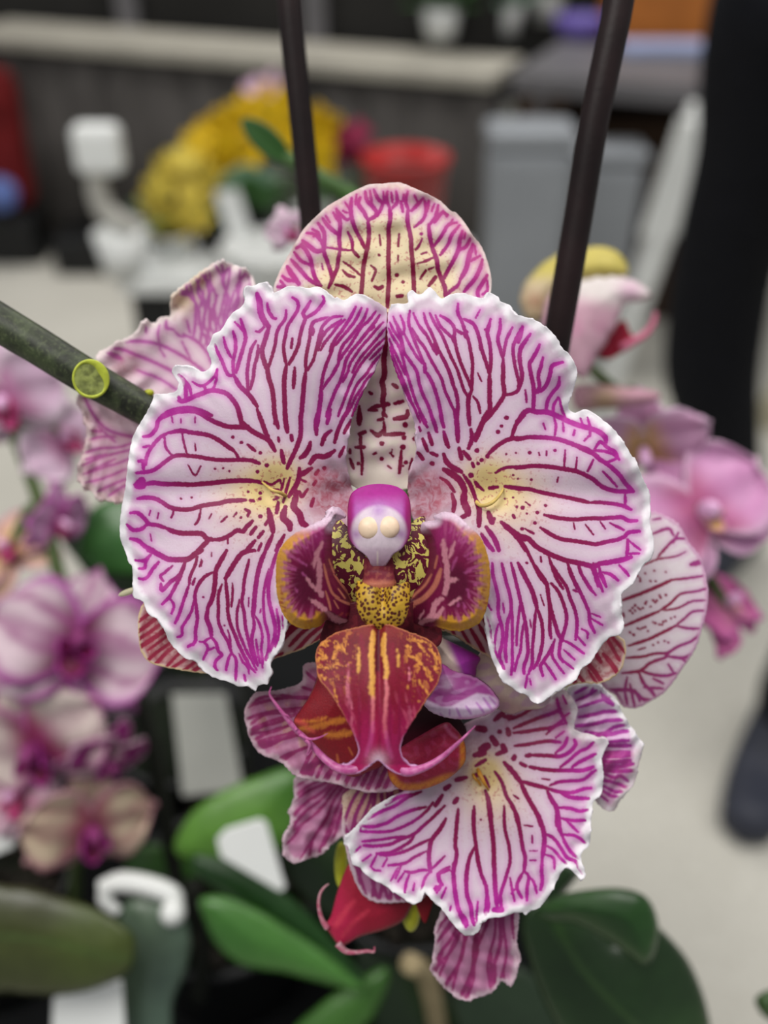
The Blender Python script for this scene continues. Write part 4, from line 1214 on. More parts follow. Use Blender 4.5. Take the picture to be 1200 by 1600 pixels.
# --- lip: mid lobe with its two tendrils, side lobes, callus
ML = pts('608,976 580,976 556,980 526,988 508,999 498,1008 493,1021 494,1041 498,1061 513,1079 526,1099 539,1121 550,1143 558,1163 559,1176 553,1187 544,1194 528,1196 522,1201 535,1207 559,1208 577,1197 590,1189 601,1196 616,1207 636,1212 656,1208 660,1201 650,1197 640,1194 630,1184 627,1171 630,1154 641,1134 656,1110 669,1090 684,1068 690,1041 685,1015 674,1002 656,993 636,986')
def p_mid(p, x, y, e):
    p.mixin('#780e28', smooth(y, 985, 1080)*0.9)
    p.mixin('#9c185a', smooth(y, 1085, 1180))
    uu = np.abs(x-592)
    p.mixin('#c27a34', 0.8*smooth(wob(x, y*0.6, 21, 15)+0.5*wob(x, y, 23, 7), 0.25, 0.6)*smooth(-y, -1105, -1040)*smooth(uu, 26, 52))
    p.mixin('#b8506a', 0.55*smooth(wob(x, y*0.45, 25, 14), 0.25, 0.7)*smooth(y, 1060, 1110)*smooth(-y, -1160, -1120)*smooth(uu, 18, 30))
    p.mixin('#8c3024', 0.4*smooth(-y, -1006, -985))
    # orange blotches between the veins of the shoulders
    p.strokes('''C 480 960
w5 250,230 270,280 220,350 ; w5 100,330 160,370 90,380 ; w4 80,440 180,450 260,420 ; w4 120,260 190,220; w4 120,520 150,550; w3.5 210,380 250,330; w3.5 300,270 330,330
w5 170,430 250,450; w4 100,370 150,350; w3.5 230,640 260,740; w3 140,470 110,440
w5 880,280 840,270 ; w5 950,250 1000,310 ; w4.5 860,350 940,390 1020,480 ; w4 920,210 1020,240 ; w5 950,560 980,620 ; w5 1010,640 1030,680
w4 1060,300 1100,380 1090,460; w4 870,500; w5 860,620; w4 950,740; w3.5 1040,520 1060,560''', '#cf8a3c', 4.5, 1.6, 0.9, 1.6)
    p.strokes('''C 480 960
w9 560,150 560,230 545,300 550,420 555,520 550,640 560,700 ; w8 660,170 650,260 660,380 680,460 670,540 ; w6 440,290 440,400 430,490 ; w5 770,300 780,400 780,440''', '#d49a48', 8, 1.8, 0.95, 1.2)
    p.strokes('''C 480 960
w6 560,700 560,800 555,920 555,1000 ; w6 670,560 680,640 670,780 660,900 670,1050 ; w4 590,660 590,760''', '#d3757c', 6, 2.2, 0.8, 0.8)
    p.strokes('''C 480 960
w6 340,580 350,700 380,800 ; w7 380,880 370,960 400,1020 ; w6 870,790 880,900 850,960 ; w4 350,430 350,600; w4 870,460 870,560''', '#cf6f86', 6, 2.2, 0.75, 1.0)
    p.strokes('''C 480 960
w6 605,130 605,260 600,420 605,600 600,760 610,900''', '#4f0a1e', 6, 2.0, 0.95)
    p.strokes('''C 480 960
w9 605,500 605,760 610,1000 610,1120''', '#8a1030', 9, 3, 0.7)
    p.strokes('''C 480 960
w8 460,180 480,330 500,500 470,620 ; w10 390,420 400,620 430,800 440,1000 ; w10 810,380 820,600 780,800 750,1000 ; w8 730,250 720,420 740,600 ; w6 180,500 300,500 380,430; w5 300,620 310,760; w6 900,440 940,540; w6 900,620 890,700
w3 100,420 160,400 210,440; w3 260,330 290,420; w3 960,380 1010,350 1050,420; w3 130,300 200,290''', '#7c0e2c', 8, 2.6, 0.85, 1.5)
    p.mixin('#5e0a1e', 0.65*smooth(-np.abs(wob(x, y*0.7, 27, 20)), -0.22, -0.05)*smooth(uu, 24, 40)*smooth(-y, -1100, -1050))
    p.mixin('#a8174f', 0.45*smooth(y, 1090, 1150))
    p.mixin('#7c0e3c', 0.5*smooth(np.sin((x-592)*0.40+1.2), 0.1, 0.9)*smooth(y, 1060, 1110)*smooth(-y, -1185, -1165))
    p.strokes('''C 480 960
w7 560,920 540,1080 500,1200 ; w7 670,1000 690,1120 720,1220''', '#cc4f92', 7, 3, 0.5)
    p.mixin('#d9b7c8', 0.95*np.exp(-(((x-591)/13.0)**2+((y-1188)/13.0)**2)))
    p.mixin('#cf9ac8', smooth(-e, -3.5, -0.6)*smooth(y, 1140, 1170)*0.9)
    p.mixin('#c07a52', smooth(-e, -3.0, -0.6)*smooth(-y, -1140, -1090)*0.7)
def z_mid(x, y, e):
    t = np.clip((y-980)/215.0, 0, 1)
    ridge = 1-np.clip(np.abs(x-592)/100.0, 0, 1)**2
    return D0-0.0055-0.0040*ridge*(1-0.4*t)-0.006*np.sin(t*math.pi*0.75)+0.0012*np.exp(-((x-592)/7.0)**2)*(1-t)-0.001*np.cos((x-592)/16.0)*t
lip = painted_part('lip', ML, p_mid, M_paint, fl, z_mid, 1.3, 0.5, 7, 0.0011, '#6a0c20')

def tendril(path, r0, r1, parent, zoff=0.0):
    n = len(path)
    pp = [P(x, y, D0-0.0105+zoff+dz) for x, y, dz in path]
    rr = [(r0*(1-i/(n-1))+r1*i/(n-1))*PX for i in range(n)]
    tube('tendril', pp, rr, M_tendril, parent, 10)
M_tendril = painted('tendril_skin', 0.4, 0.4, 0.1, 2600.0, 0.1)
kt = N('tendril_pink'); M_tendril = kt.finish(kt.mix(kt.rng(kt.noise(900.0, 2.0), 0.35, 0.65), lin('#ad4a86'), lin('#bd6a9c')), 0.38, 0.4, 0.1)
tendril([(562, 1200, 0), (545, 1203, 0), (528, 1200, 0), (510, 1188, 0.001), (492, 1170, 0.0015), (475, 1152, 0.001), (458, 1136, 0), (440, 1112, -0.001), (428, 1096, -0.0015), (421, 1084, -0.002), (424, 1073, -0.002)], 8, 0.5, lip)
tendril([(620, 1200, 0), (636, 1206, 0), (652, 1203, 0), (672, 1195, 0.001), (692, 1182, 0.001), (708, 1168, 0), (722, 1155, -0.001), (733, 1144, -0.001), (743, 1134, -0.0015)], 8, 0.5, lip)
for pa_ in ([(463, 1141, 0), (455, 1128, 0), (449, 1118, -.001), (441, 1116, -.001)], [(478, 1156, 0), (484, 1164, 0), (480, 1180, 0.001), (487, 1172, 0)], [(468, 1148, 0.0), (484, 1155, 0), (500, 1152, -.001), (512, 1146, -.002)]):
    tendril(pa_, 3.0, 0.4, lip)

LL = pts('541,808 534,797 527,792 515,794 509,808 485,821 463,832 446,846 435,863 431,888 432,921 438,950 447,967 460,978 478,983 501,978 511,969 535,979 548,978 556,961 558,945 548,928 532,908 522,888 519,856 520,827 527,814')
RL = pts('679,813 677,807 686,802 696,800 713,804 732,821 751,840 761,863 766,895 764,934 755,965 742,978 719,986 698,984 677,979 655,980 640,984 636,960 640,934 660,908 669,884 670,862 666,845 657,829 661,816')
def p_lobe(side):
    def f(p, x, y, e):
        cx = 595
        u = np.abs(x-cx)                       # 30 (inner) .. 165 (outer rim)
        p.mixin('#5e0d2c', smooth(-u, -95, -55)*0.9)
        p.mixin('#9b2a6c', smooth(-y, -880, -830)*0.8*smooth(u, 75, 95))
        a = np.arctan2(y-900, (x-cx)-side*100)
        st = np.sin(a*30+2.2*np.sin(a*6+side))
        p.mixin('#b8628a', 0.55*smooth(st, 0.35, 0.9)*smooth(-e, -42, -18)*smooth(u, 85, 110))
        p.mixin('#400820', 0.6*smooth(-np.hypot((x-cx-side*118)/26.0, (y-915)/45.0), -1.0, -0.5))
        ee = e+4.5*st+2.5*wob(x, y, 33, 10)
        rim = smooth(-ee, -15, -9)*smooth(u, 95, 120)
        p.mixin('#c78f7a', smooth(-ee, -23, -13)*smooth(u, 100, 125)*0.5)
        p.mixin('#c58e30', rim*smooth(y, 822, 850)*0.95)
        p.mixin('#8c2c22', 0.7*rim*smooth(wob(x, y, 31, 10)+0.3*st, 0.0, 0.5)*smooth(y, 890, 930))
        p.mixin('#bf8a2a', smooth(-ee, -24, -12)*smooth(y, 948, 962)*smooth(u, 80, 100))
        p.mixin('#d8c0d2', smooth(-e, -16, -5)*smooth(-y, -838, -818)*0.95)
        if side < 0:
            T = 'C 430 790 7.615\n'
            p.strokes(T+'''w5 200,520 280,560 ; w5 270,440 370,500 ; w4 350,400 420,450 ; w4 450,310 490,370 ; w4 520,270 560,340 ; w5 110,720 240,760 ; w4 270,640 370,710; w4 90,880 180,900 ; w4 320,800 360,840; w4 240,980 260,1030; w3 160,600 230,620''', '#b0508a', 4.5, 2.0, 0.75, 0.8)
            p.strokes(T+'''w7 560,440 480,640 460,720 ; w9 520,640 530,900 ; w9 540,880 520,1000 560,1070 ; w6 380,860 440,950 510,1020 ; w8 420,1120 520,1180 620,1270 ; w10 640,1290 740,1360 880,1400''', '#c48090', 8, 1.6, 0.95, 1.2)
            p.strokes(T+'''w4 580,700 620,880 680,1040 760,1100 ; w3 640,640 690,780 700,800; w4 700,820 800,950 880,1060 920,1150 ; w4 720,1100 850,1160 960,1190 ; w3.5 600,1020 640,1150 660,1240 ; w3 750,990 830,1100 ; w3 700,1130 750,1220''', '#c0725e', 4, 1.2, 0.9)
            p.strokes(T+'''w5 850,1300 950,1250; w4 760,1320 800,1280''', '#9a4038', 5, 2.0, 0.6)
        else:
            T = 'C 640 790 7.615\n'
            p.strokes(T+'''w5 700,420 610,440 ; w4 660,370 590,420; w5 820,600 700,640 ; w5 800,720 660,800 ; w5 780,940 ; w4 560,620 500,760 ; w4 760,540 660,600 ; w4 650,250 560,340 ; w4 520,220 480,320; w4 690,1000 710,1090 ; w4 580,1150 580,1200; w4 640,1160 660,1210''', '#b0508a', 4.5, 2.0, 0.75, 0.8)
            p.strokes(T+'''w9 400,420 430,640 450,900 420,1060 ; w8 450,900 560,880 ; w6 540,440 470,620 ; w6 600,1100 480,1180; w9 390,1100 300,1180 250,1330 120,1400 ; w8 390,1220 340,1300 200,1380; w5 170,1260 120,1340''', '#c48090', 8, 1.6, 0.95, 1.2)
            p.strokes(T+'''w8 370,760 300,950 170,1100 20,1180 ; w4 260,820 180,950 60,1060 0,1120 ; w4 330,600 300,740 ; w4 60,1200 0,1230''', '#c0725e', 6, 1.4, 0.9)
    return f
def z_lobe(side):
    def f(x, y, e):
        u = np.clip((np.abs(x-595)-35)/130.0, 0, 1)
        # a scoop: inner edge deep, outer rim reaching forward and curling
        z = 0.0045*(1-u)**1.5-0.0085*np.sin(u*math.pi*0.62)+0.003*smooth(-e, -14, 0)
        z += 0.0016*np.sin((y-900)/50.0)
        return D0-0.0035+z
    return f
for side, OL, nm in ((-1, LL, 0), (1, RL, 1)):
    painted_part('side_lobe', OL, p_lobe(side), M_paint, lip, z_lobe(side), 1.3, 0.5, 8+nm, 0.0010, '#741240')

# leopard-spotted throat walls
kl = N('spotted_throat')
a_ = kl.noise(520.0, 2.5, 0.55, 1.6)
cc = kl.mix(kl.rng(a_, 0.47, 0.50), lin('#c9bc62'), lin('#571028'))
M_leo = kl.finish(cc, 0.45, 0.3, 0.1)
TL = pts('524,810 538,818 552,834 568,850 580,866 582,900 572,930 556,942 542,930 526,908 515,885 512,850')
TR = pts('614,860 630,835 640,820 652,810 664,807 664,828 674,850 676,880 668,905 652,928 636,936 622,930 612,900')
for OL in (TL, TR):
    L = Lattice(OL, 2.0, 0.0)
    L.build('throat_wall', D0+0.0005+0.002*((L.y-870)/60)**2-0.0015*np.cos((L.x-595)/40.0), M_leo, lip)
LB = pts('520,955 560,940 600,950 640,940 675,955 690,985 684,1010 640,1015 592,1005 540,1015 502,1008 505,980')
painted_part('lip_base', LB, lambda p, x, y, e: p.mixin('#7c2430', 0.5*smooth(wob(x, y, 12, 16), 0, 0.6)), M_paint, lip, lambda x, y, e: D0+0.0005+0*x, 2.0, 0, 1, 0.001, '#541020')
# dark red neck of the lip below the column
NK = pts('570,872 614,872 617,895 618,915 600,922 580,922 566,915 568,895')
painted_part('lip_neck', NK, lambda p, x, y, e: (p.mixin('#8c4a40', 0.6*smooth(wob(x, y, 3, 10), 0.1, 0.6)), p.mixin('#a8604a', smooth(y, 903, 912))), M_paint, lip,
             lambda x, y, e: D0+0.0002-0.002*np.sqrt(np.clip(1-((x-592)/26.0)**2, 0, 1))-0.002*smooth(y, 890, 915), 1.6, 0, 1, 0.001, '#6c2030')
# callus, yellow with dark spots
kc = N('spotted_callus')
tc = kc.n('ShaderNodeTexCoord'); vo = kc.n('ShaderNodeTexVoronoi'); vo.inputs['Scale'].default_value = 1350.0; vo.inputs['Randomness'].default_value = 0.85
kc.l(tc.outputs['Object'], vo.inputs['Vector'])
dd = kc.math('ADD', vo.outputs['Distance'], kc.math('MULTIPLY', kc.noise(1500.0, 2.0), 0.35))
sp = kc.rng(dd, 0.57, 0.67, 1.0, 0.0)
cc = kc.mix(kc.rng(kc.noise(250.0), 0.35, 0.65), lin('#b7902a'), lin('#a8862c'))
kc.bump(vo.outputs['Distance'], 0.3, 0.0002)
M_callus = kc.finish(kc.mix(sp, cc, lin('#4a1a12')), 0.45, 0.3)
CL = pts('558,908 575,914 590,918 602,918 622,914 638,910 641,930 638,955 628,975 612,984 598,986 585,984 571,975 560,955 556,930')
L = Lattice(CL, 1.6, 0.8, 5.0, 4)
L.build('callus', D0-0.0070-0.0035*np.sqrt(np.clip(1-((L.x-598)/46.0)**2, 0, 1))+0.0030*np.exp(-((L.x-598)/9.0)**2)*smooth(-L.y, -975, -920)+0.002*((L.y-945)/40)**2, M_callus, lip, 0.0009)

# --- column with the anther cap
CO = pts('545,782 551,769 567,760 590,756 616,759 632,768 640,781 642,800 642,828 637,845 627,858 615,866 608,876 602,884 591,888 581,884 576,874 569,866 557,857 547,845 543,828 543,800')
def p_col(p, x, y, e):
    p.mixin('#a32a72', smooth(np.abs(x-592), 36, 48))
    p.mixin('#bc6cba', smooth(y, 768, 800)*smooth(-np.abs(x-592), -44, -34))
    d = np.hypot((x-592)/46.0, (y-830)/43.0)
    p.mixin('#e2d4de', smooth(-d, -1.02, -0.84)*0.95)
    p.mixin('#c9b0c4', smooth(y, 850, 862)*0.9)
    p.mixin('#b888c6', 0.8*G(x, y, 592, 797, 9))
    p.strokes('C 0 0 1\nw3.0 590,862 590,884', '#e4d8d2', 3, 1.0, 0.9)
    p.mixin('#9a4ea8', 0.6*(G(x, y, 556, 835, 6)+G(x, y, 628, 835, 6)))
def z_col(x, y, e):
    w = np.sqrt(np.clip(1-((x-592)/53.0)**2, 0, 1))
    pr = 0.30+0.70*smooth(y, 752, 822)
    pr = pr*np.sqrt(np.clip(1-(np.clip(y-822, 0, 80)/72.0)**2, 0, 1))
    return D0+0.0012-0.0060*w*pr
colm = painted_part('column', CO, p_col, M_paint2, fl, z_col, 1.5, 0, 1, 0.0012, '#ab1e8e')
M_anther = plain('anther_cream', '#e2c9ae', 0.4, 0.35, 900.0, 0.04, 0.1, 0.0002)
for cx_, cy_ in ((578, 825), (606, 824)):
    c = P(cx_, cy_, D0-0.0037)
    ellipsoid('anther_cap', c, (RIGHT*PX*18, UP*PX*18, FWD*PX*12), M_anther, colm, 24)
# spur-like folds at the petal hinges
M_spur = plain('yellow_hinge', '#bfa45c', 0.45, 0.3, 900.0, 0.15, 0.2, 0.0002)
tube('petal_hinge', [P(740, 780, D0+0.004), P(752, 790, D0+0.0012), P(768, 786, D0+0.0006), P(782, 772, D0+0.0012), P(788, 758, D0+0.0035)], [PX*3.5, PX*3, PX*3, PX*2.2, PX*1.2], M_spur, fl, 10)
tube('petal_hinge', [P(448, 776, D0+0.004), P(438, 770, D0+0.0012), P(424, 765, D0+0.0008), P(408, 752, D0+0.003)], [PX*3.2, PX*3, PX*2.6, PX*1.2], M_spur, fl, 10)

# stem of the flower going back to the spike
M_stem = N('dark_green_stem')
s1 = M_stem.noise(180.0, 4.0, 0.65, 0.6); s2 = M_stem.noise(1400.0, 2.0)
c_ = M_stem.mix(M_stem.rng(s1, 0.35, 0.65), lin('#15180f'), lin('#363f27'))
c_ = M_stem.mix(M_stem.math('MULTIPLY', M_stem.rng(s2, 0.5, 0.7), 0.3), c_, lin('#626b4a'))
M_stem.bump(s1, 0.2, 0.0004)
M_stem = M_stem.finish(c_, 0.5, 0.35)
tube('pedicel', [P(592, 800, D0+0.005), P(590, 815, D0+0.014), P(580, 835, D0+0.03)], [PX*11, PX*9, PX*9], M_stem, fl, 12)
# ------------------------------------------------------------------ spike stem with the cut node
sp_path = [(-120, 430, .200), (0, 505, .2), (60, 541, .2), (142, 592, .2), (235, 645, .203), (400, 745, .209), (580, 840, .215), (650, 960, .235), (640, 1120, .285), (625, 1300, .36), (628, 1420, .43)]
st = thing('flower_spike', P(628, 1440, .45), 'thick dark green stalk crossing the left side, with a round lime-green cut node', 'stem')
tube('stalk', [P(*q) for q in sp_path], [PX*33, PX*33, PX*32, PX*31, PX*28, PX*26, PX*26, PX*26, PX*26, PX*28, PX*30], M_stem, st, 28)
M_cutrim = plain('lime_cut_rim', '#a8b23a', 0.45, 0.35, 500.0, 0.18, 0.2, 0.0003)
M_cut = plain('olive_cut_face', '#7b8346', 0.6, 0.3, 700.0, 0.45, 0.5, 0.0004)
nd = P(142, 592, .2-0.0052)
nz = (CAM-nd).normalized(); nx = (RIGHT-nz*RIGHT.dot(nz)).normalized(); ny = nz.cross(nx)
V = []; F = []
prof = [(1.0, -0.10), (1.02, 0.05), (0.99, 0.10), (0.94, 0.12), (0.89, 0.10), (0.85, 0.05)]
n_s = 40; R0 = PX*32
for r_, z_ in prof:
    for k in range(n_s):
        a = 2*math.pi*k/n_s; q = r_
        if r_ < 0.9: q = r_-0.34*max(0, math.cos(a-0.6))**2
        V.append(nd+nx*(R0*q*math.cos(a)*0.92)+ny*(R0*q*math.sin(a))+nz*(R0*z_))
for i in range(len(prof)-1):
    for k in range(n_s):
        k2 = (k+1) % n_s; F.append((i*n_s+k, i*n_s+k2, (i+1)*n_s+k2, (i+1)*n_s+k))
rimo = link_mesh('cut_node', [tuple(v) for v in V], F, M_cutrim, st)
V = []; F = []
for i in range(9):
    for k in range(n_s):
        a = 2*math.pi*k/n_s; r_ = 0.90*(i+0.01)/8
        V.append(tuple(nd+nx*(R0*r_*math.cos(a)*0.92)+ny*(R0*r_*math.sin(a))+nz*(R0*(0.07+0.03*math.sin(r_*9+a*2)*r_))))
for i in range(8):
    for k in range(n_s):
        k2 = (k+1) % n_s; F.append((i*n_s+k, i*n_s+k2, (i+1)*n_s+k2, (i+1)*n_s+k))
link_mesh('cut_face', V, F, M_cut, rimo)
tb = ellipsoid('bud_scale', P(233, 614, .202), (RIGHT*PX*9, UP*PX*7, FWD*PX*7), M_limebud, st, 16)

# dark stakes
M_stake = N('dark_brown_stake')
s1 = M_stake.noise(60.0, 3.0); M_stake.bump(M_stake.noise(700.0, 3.0), 0.15, 0.0003)
M_stake = M_stake.finish(M_stake.mix(M_stake.rng(s1, 0.3, 0.7), lin('#150d0e'), lin('#221617')), 0.5, 0.22)
def stake(p, w, label):
    A = P(*p[0])
    o = tube('flower_stake', [P(*q) for q in p], [PX*w]*len(p), M_stake, None, 24)
    return tag(o, label, 'stake', 'dark flower stakes')
stake([(446, -90, .232), (457, 60, .236), (470, 180, .240), (485, 330, .246), (510, 600, .262), (560, 1000, .33), (600, 1330, .45)], 24.5, 'dark brown stake rising left of the top sepal of the striped orchid')
stake([(982, -90, .206), (962, 30, .208), (928, 190, .212), (905, 330, .217), (872, 520, .224), (840, 700, .24), (760, 1100, .33), (700, 1380, .43)], 27.0, 'dark brown stake rising at the upper right of the striped orchid')
# thin green shoot behind the left stake
t = thing('green_shoot', P(540, 300, .36), 'thin green shoot pointing up to the left behind the left stake', 'shoot')
tube('shoot_stem', [P(402, 212, .36), P(445, 245, .36), (P(500, 278, .36)), P(545, 305, .36), P(620, 420, .38), P(640, 800, .42), P(640, 1350, .5)], [0.0016, 0.003, 0.003, 0.0035, 0.004, 0.004, 0.004], plain('shoot_green', '#3c5a28', 0.5, 0.3, 200, 0.3), t, 12)
leaf_sheet('leaf', P(450, 250, .358), P(378, 186, .352), 0.009, M_leaf, t, up=Vector((0, -1, 0.5)), bend=0.05)

# ------------------------------------------------------------------ flowers of the same spike behind: helper for plain traced petals
def fan(cx, cy, a0, a1, n, r0, r1, seed, w=4.0, bend=0.15):
    rs = random.Random(seed); out = []
    for k in range(n):
        a = math.radians(a0+(a1-a0)*(k+rs.uniform(-.25, .25))/(n-1)); b = rs.uniform(-bend, bend)
        p = []
        q = r0*rs.uniform(0.9, 1.3); m = 12
        for i in range(m+1):
            r = q+(r1-q)*i/m; aa = a+b*(i/m)**2+0.02*math.sin(i*1.3+k)
            p.append((cx+r*math.cos(aa), cy+r*math.sin(aa)))
        out.append((p, w*rs.uniform(0.8, 1.2)))
        # fork
        j = rs.randint(4, 8); f = []
        s = rs.choice((-1, 1))*(a1-a0)/(n-1)*math.pi/180*0.5
        for i in range(j, m+1):
            r = q+(r1-q)*i/m; aa = a+b*(i/m)**2+s*smooth(np.array(float(i)), j, m)
            f.append((cx+r*math.cos(float(aa)), cy+r*math.sin(float(aa))))
        if len(f) > 2: out.append((f, w*0.85))
    return out

# ---- lower right flower
fB = thing('orchid_flower', P(700, 1130, D0+0.016), 'veined orchid below the sharp flower, its broad petal facing down to the right', 'flower')
BP = pts('868,1083 846,1099 828,1093 777,1109 758,1118 740,1124 712,1140 690,1170 668,1205 648,1222 629,1237 612,1244 585,1261 563,1284 550,1297 537,1316 546,1327 550,1349 563,1356 570,1365 585,1376 600,1383 618,1396 635,1407 648,1412 659,1407 664,1394 673,1405 688,1418 703,1438 717,1454 728,1462 743,1460 750,1451 752,1438 765,1435 789,1432 802,1427 816,1426 821,1430 828,1424 843,1418 857,1401 868,1381 879,1361 888,1355 896,1363 905,1372 912,1373 915,1366 910,1350 909,1333 921,1319 923,1287 925,1269 927,1253 940,1239 943,1209 940,1189 945,1173 950,1162 947,1154 934,1152 925,1147 912,1145 899,1141 896,1134 901,1119 902,1105 892,1088 879,1077 870,1081')
BV = parse('''
C 530 1180
w6 1015,460 1000,600 990,760 1000,850 975,1000 980,1100 990,1200 ; w10 1005,370 985,400 ; w9 1080,190 1000,210 ; w10 940,260 905,285 ; w8 880,340 820,430
w5 700,310 580,360 480,430 380,470 280,520 210,560 ; w5 740,440 620,470 500,520 400,580 280,610 180,600 ; w4.5 800,400 740,480 640,560 520,620 420,650 300,655 180,650
w5 900,430 800,530 720,600 640,670 520,720 430,760 300,775 210,770 ; w5 640,680 610,730 520,790 430,830 320,840 ; w4 600,690 480,700 350,720 200,735
w6.5 910,540 860,630 790,720 770,800 765,900 780,990 ; w4.5 790,710 680,760 560,820 440,850 350,850 ; w4.5 740,820 640,870 560,920 420,940
w4.5 780,985 700,980 620,1000 560,990 ; w4 780,990 730,1050 700,1150 ; w4 600,1010 570,1090 560,1170
w5.5 1140,470 1145,620 1165,760 1180,900 1200,980 ; w5.5 1150,790 1110,880 1090,1000 1085,1100 1085,1200
w5 940,950 860,1000 850,1070 870,1100 830,1170 ; w4 900,860 840,920 780,980
w4 320,850 270,950; w4 410,880 370,950; w4 200,900 270,850 ; w4 130,830 180,780; w3.5 500,960 440,1070; w3.5 530,940 480,1050; w3.5 560,990 500,1080 ; w4 640,1090 630,1150 ; w5 620,330 500,360 400,420
w4 180,640 190,600; w3.5 270,950 300,980 350,985
C 600 1350
w6.5 590,0 595,130 610,270 640,400 690,470 710,520 ; w6 710,0 700,140 710,270 740,360 750,450 770,520 ; w3.5 800,320 790,430 790,500
w12 940,390 1000,390 ; w9 880,270 880,400 ; w8 870,400 ; w5 500,180 460,90 560,50; w4 530,200 490,290; w4 570,360 560,400 ; w10 450,210 ; w3.5 640,440 700,540
C 740 1260
w5.5 5,0 5,200 30,400 60,560 110,700 110,850 100,920 ; w7 120,-50 150,150 170,330 175,500 185,700 200,850
w5 260,0 265,180 300,330 310,470 270,620 230,760 240,880 ; w6 320,0 370,80 400,240 420,360 440,440 430,550 ; w5 430,550 380,640 370,700 410,780
w5 430,550 470,600 455,700 455,800 ; w4 470,600 510,640 540,740 ; w7 500,0 560,100 600,230 600,340 585,440 ; w5.5 585,440 580,560 585,640 570,710
w5 600,230 680,270 740,350 800,440 870,470 920,560 ; w4 610,330 680,370 740,440 790,490 ; w4 610,410 680,440 690,530
w7 700,0 720,80 730,180 750,240 ; w5 750,240 790,330 840,400 890,440 ; w4.5 750,240 840,245 900,270 950,310 ; w5 730,10 830,20 900,40 970,30
w5 740,100 840,120 950,120 ; w4 790,120 840,170 890,220 ; w3.5 310,610 330,720 350,810 ; w3.5 370,690 320,740 ; w3.5 430,160 500,170 ; w4 500,250 500,310 ; w3 480,380 540,380; w3 480,460 530,460; w6 870,470 930,570
C 740 1070
w7 100,900 130,1000 145,1100 150,1200 ; w5.5 180,740 240,830 280,950 340,1050 380,1200 ; w8 260,660 340,750 400,830 ; w7 400,830 440,920 500,1030 550,1120 570,1200
w6.5 400,820 500,850 620,880 ; w5.5 620,880 720,910 830,920 930,890 1000,880 ; w7 630,910 670,990 710,1060 710,1200
w5 650,860 720,830 820,820 930,810 1010,750 1040,730 ; w6 740,920 830,960 980,970 ; w4.5 710,1050 820,1050 900,1080 960,1070
w8 400,670 440,690 ; w8 480,700 520,710 ; w6 520,705 580,720 700,730 830,730 930,730 1020,700 ; w5.5 840,700 900,660 1000,610 1040,590
w5 740,700 820,640 900,570 970,540 1020,490 ; w9 450,605 480,600 ; w6 480,600 540,600 640,605 740,610 820,570 870,510 860,470
w5.5 700,580 770,520 800,450 ; w5.5 350,520 450,510 560,490 640,480 740,490 ; w5.5 340,410 440,400 560,380 680,360 760,300
w5.5 340,370 460,320 560,280 680,240 740,210 ; w5 300,300 400,260 500,200 600,150 700,90 ; w5 280,200 360,170 450,120 ; w5 700,90 730,200 760,270 790,330
w4 760,90 790,160 ; w4 820,240 770,270 ; w4.5 620,420 700,350 770,330 ; w4.5 700,450 770,400
w13 250,520 265,560 ; w8 265,570 200,590 ; w13 155,450 190,500 ; w11 290,380 300,420 ; w7 220,400 ; w14 60,550 120,520 ; w14 30,370 90,380; w9 180,300 250,240; w9 260,270 340,280 ; w10 350,610 340,630
w12 10,600 90,580; w8 30,770 ; w6 90,780 130,870 ; w7 20,690 100,640 ; w3 260,1050 265,1200 ; w3 60,1150; w4 340,940 380,970; w3 580,800 650,810
''')
def z_B(x, y, e):
    ruf = np.exp(-e/22.0)
    a = np.arctan2(y-1200, x-740)
    return D0+0.013+0.004*smooth(-y, -1300, -1080)-0.003*smooth(y, 1300, 1460)+ruf*(0.0006*wob(x, y, 41, 30)+0.0004*np.sin(a*12))+0.0012*np.sin(a*6)*smooth(np.hypot(x-740, y-1200), 60, 250)+0.0015*G(x, y, 758, 1225, 18)-0.002*G(x, y, 895, 1120, 25)
veined_part('petal', BP, BV, M_v, fB, z_B, 1.7, 5.2, 0.5, 31, inner=lambda x, y, e: smooth(-np.hypot(x-735, y-1170), -150, -70),
            warm=lambda x, y, e: np.clip(0.95*G(x, y, 757, 1203, 19)+0.6*G(x, y, 768, 1240, 34), 0, 0.95),
            blush=lambda x, y, e: np.clip(0.55*G(x, y, 705, 1155, 42)+0.35*smooth(-y, -1190, -1120)*smooth(x, 760, 800), 0, 0.6))
M_gold = plain('golden_hinge', '#b8802c', 0.45, 0.3, 900.0, 0.2, 0.2, 0.0002)
tube('petal_hinge', [P(745, 1198, D0+0.0165), P(750, 1210, D0+0.0135), P(757, 1224, D0+0.013), P(765, 1236, D0+0.0155)], [PX*3, PX*4, PX*3.2, PX*1], M_gold, fB, 10)
tube('petal_hinge', [P(738, 1206, D0+0.0165), P(741, 1214, D0+0.014), P(748, 1222, D0+0.0145), P(754, 1232, D0+0.0165)], [PX*2, PX*3, PX*2.5, PX*1], M_gold, fB, 10)
BR = pts('888,1074 903,1066 929,1068 946,1079 961,1091 972,1112 982,1130 990,1140 995,1148 1004,1165 1001,1185 997,1200 995,1212 986,1232 976,1243 969,1251 961,1265 949,1267 935,1257 927,1247 905,1215 890,1160 875,1110')
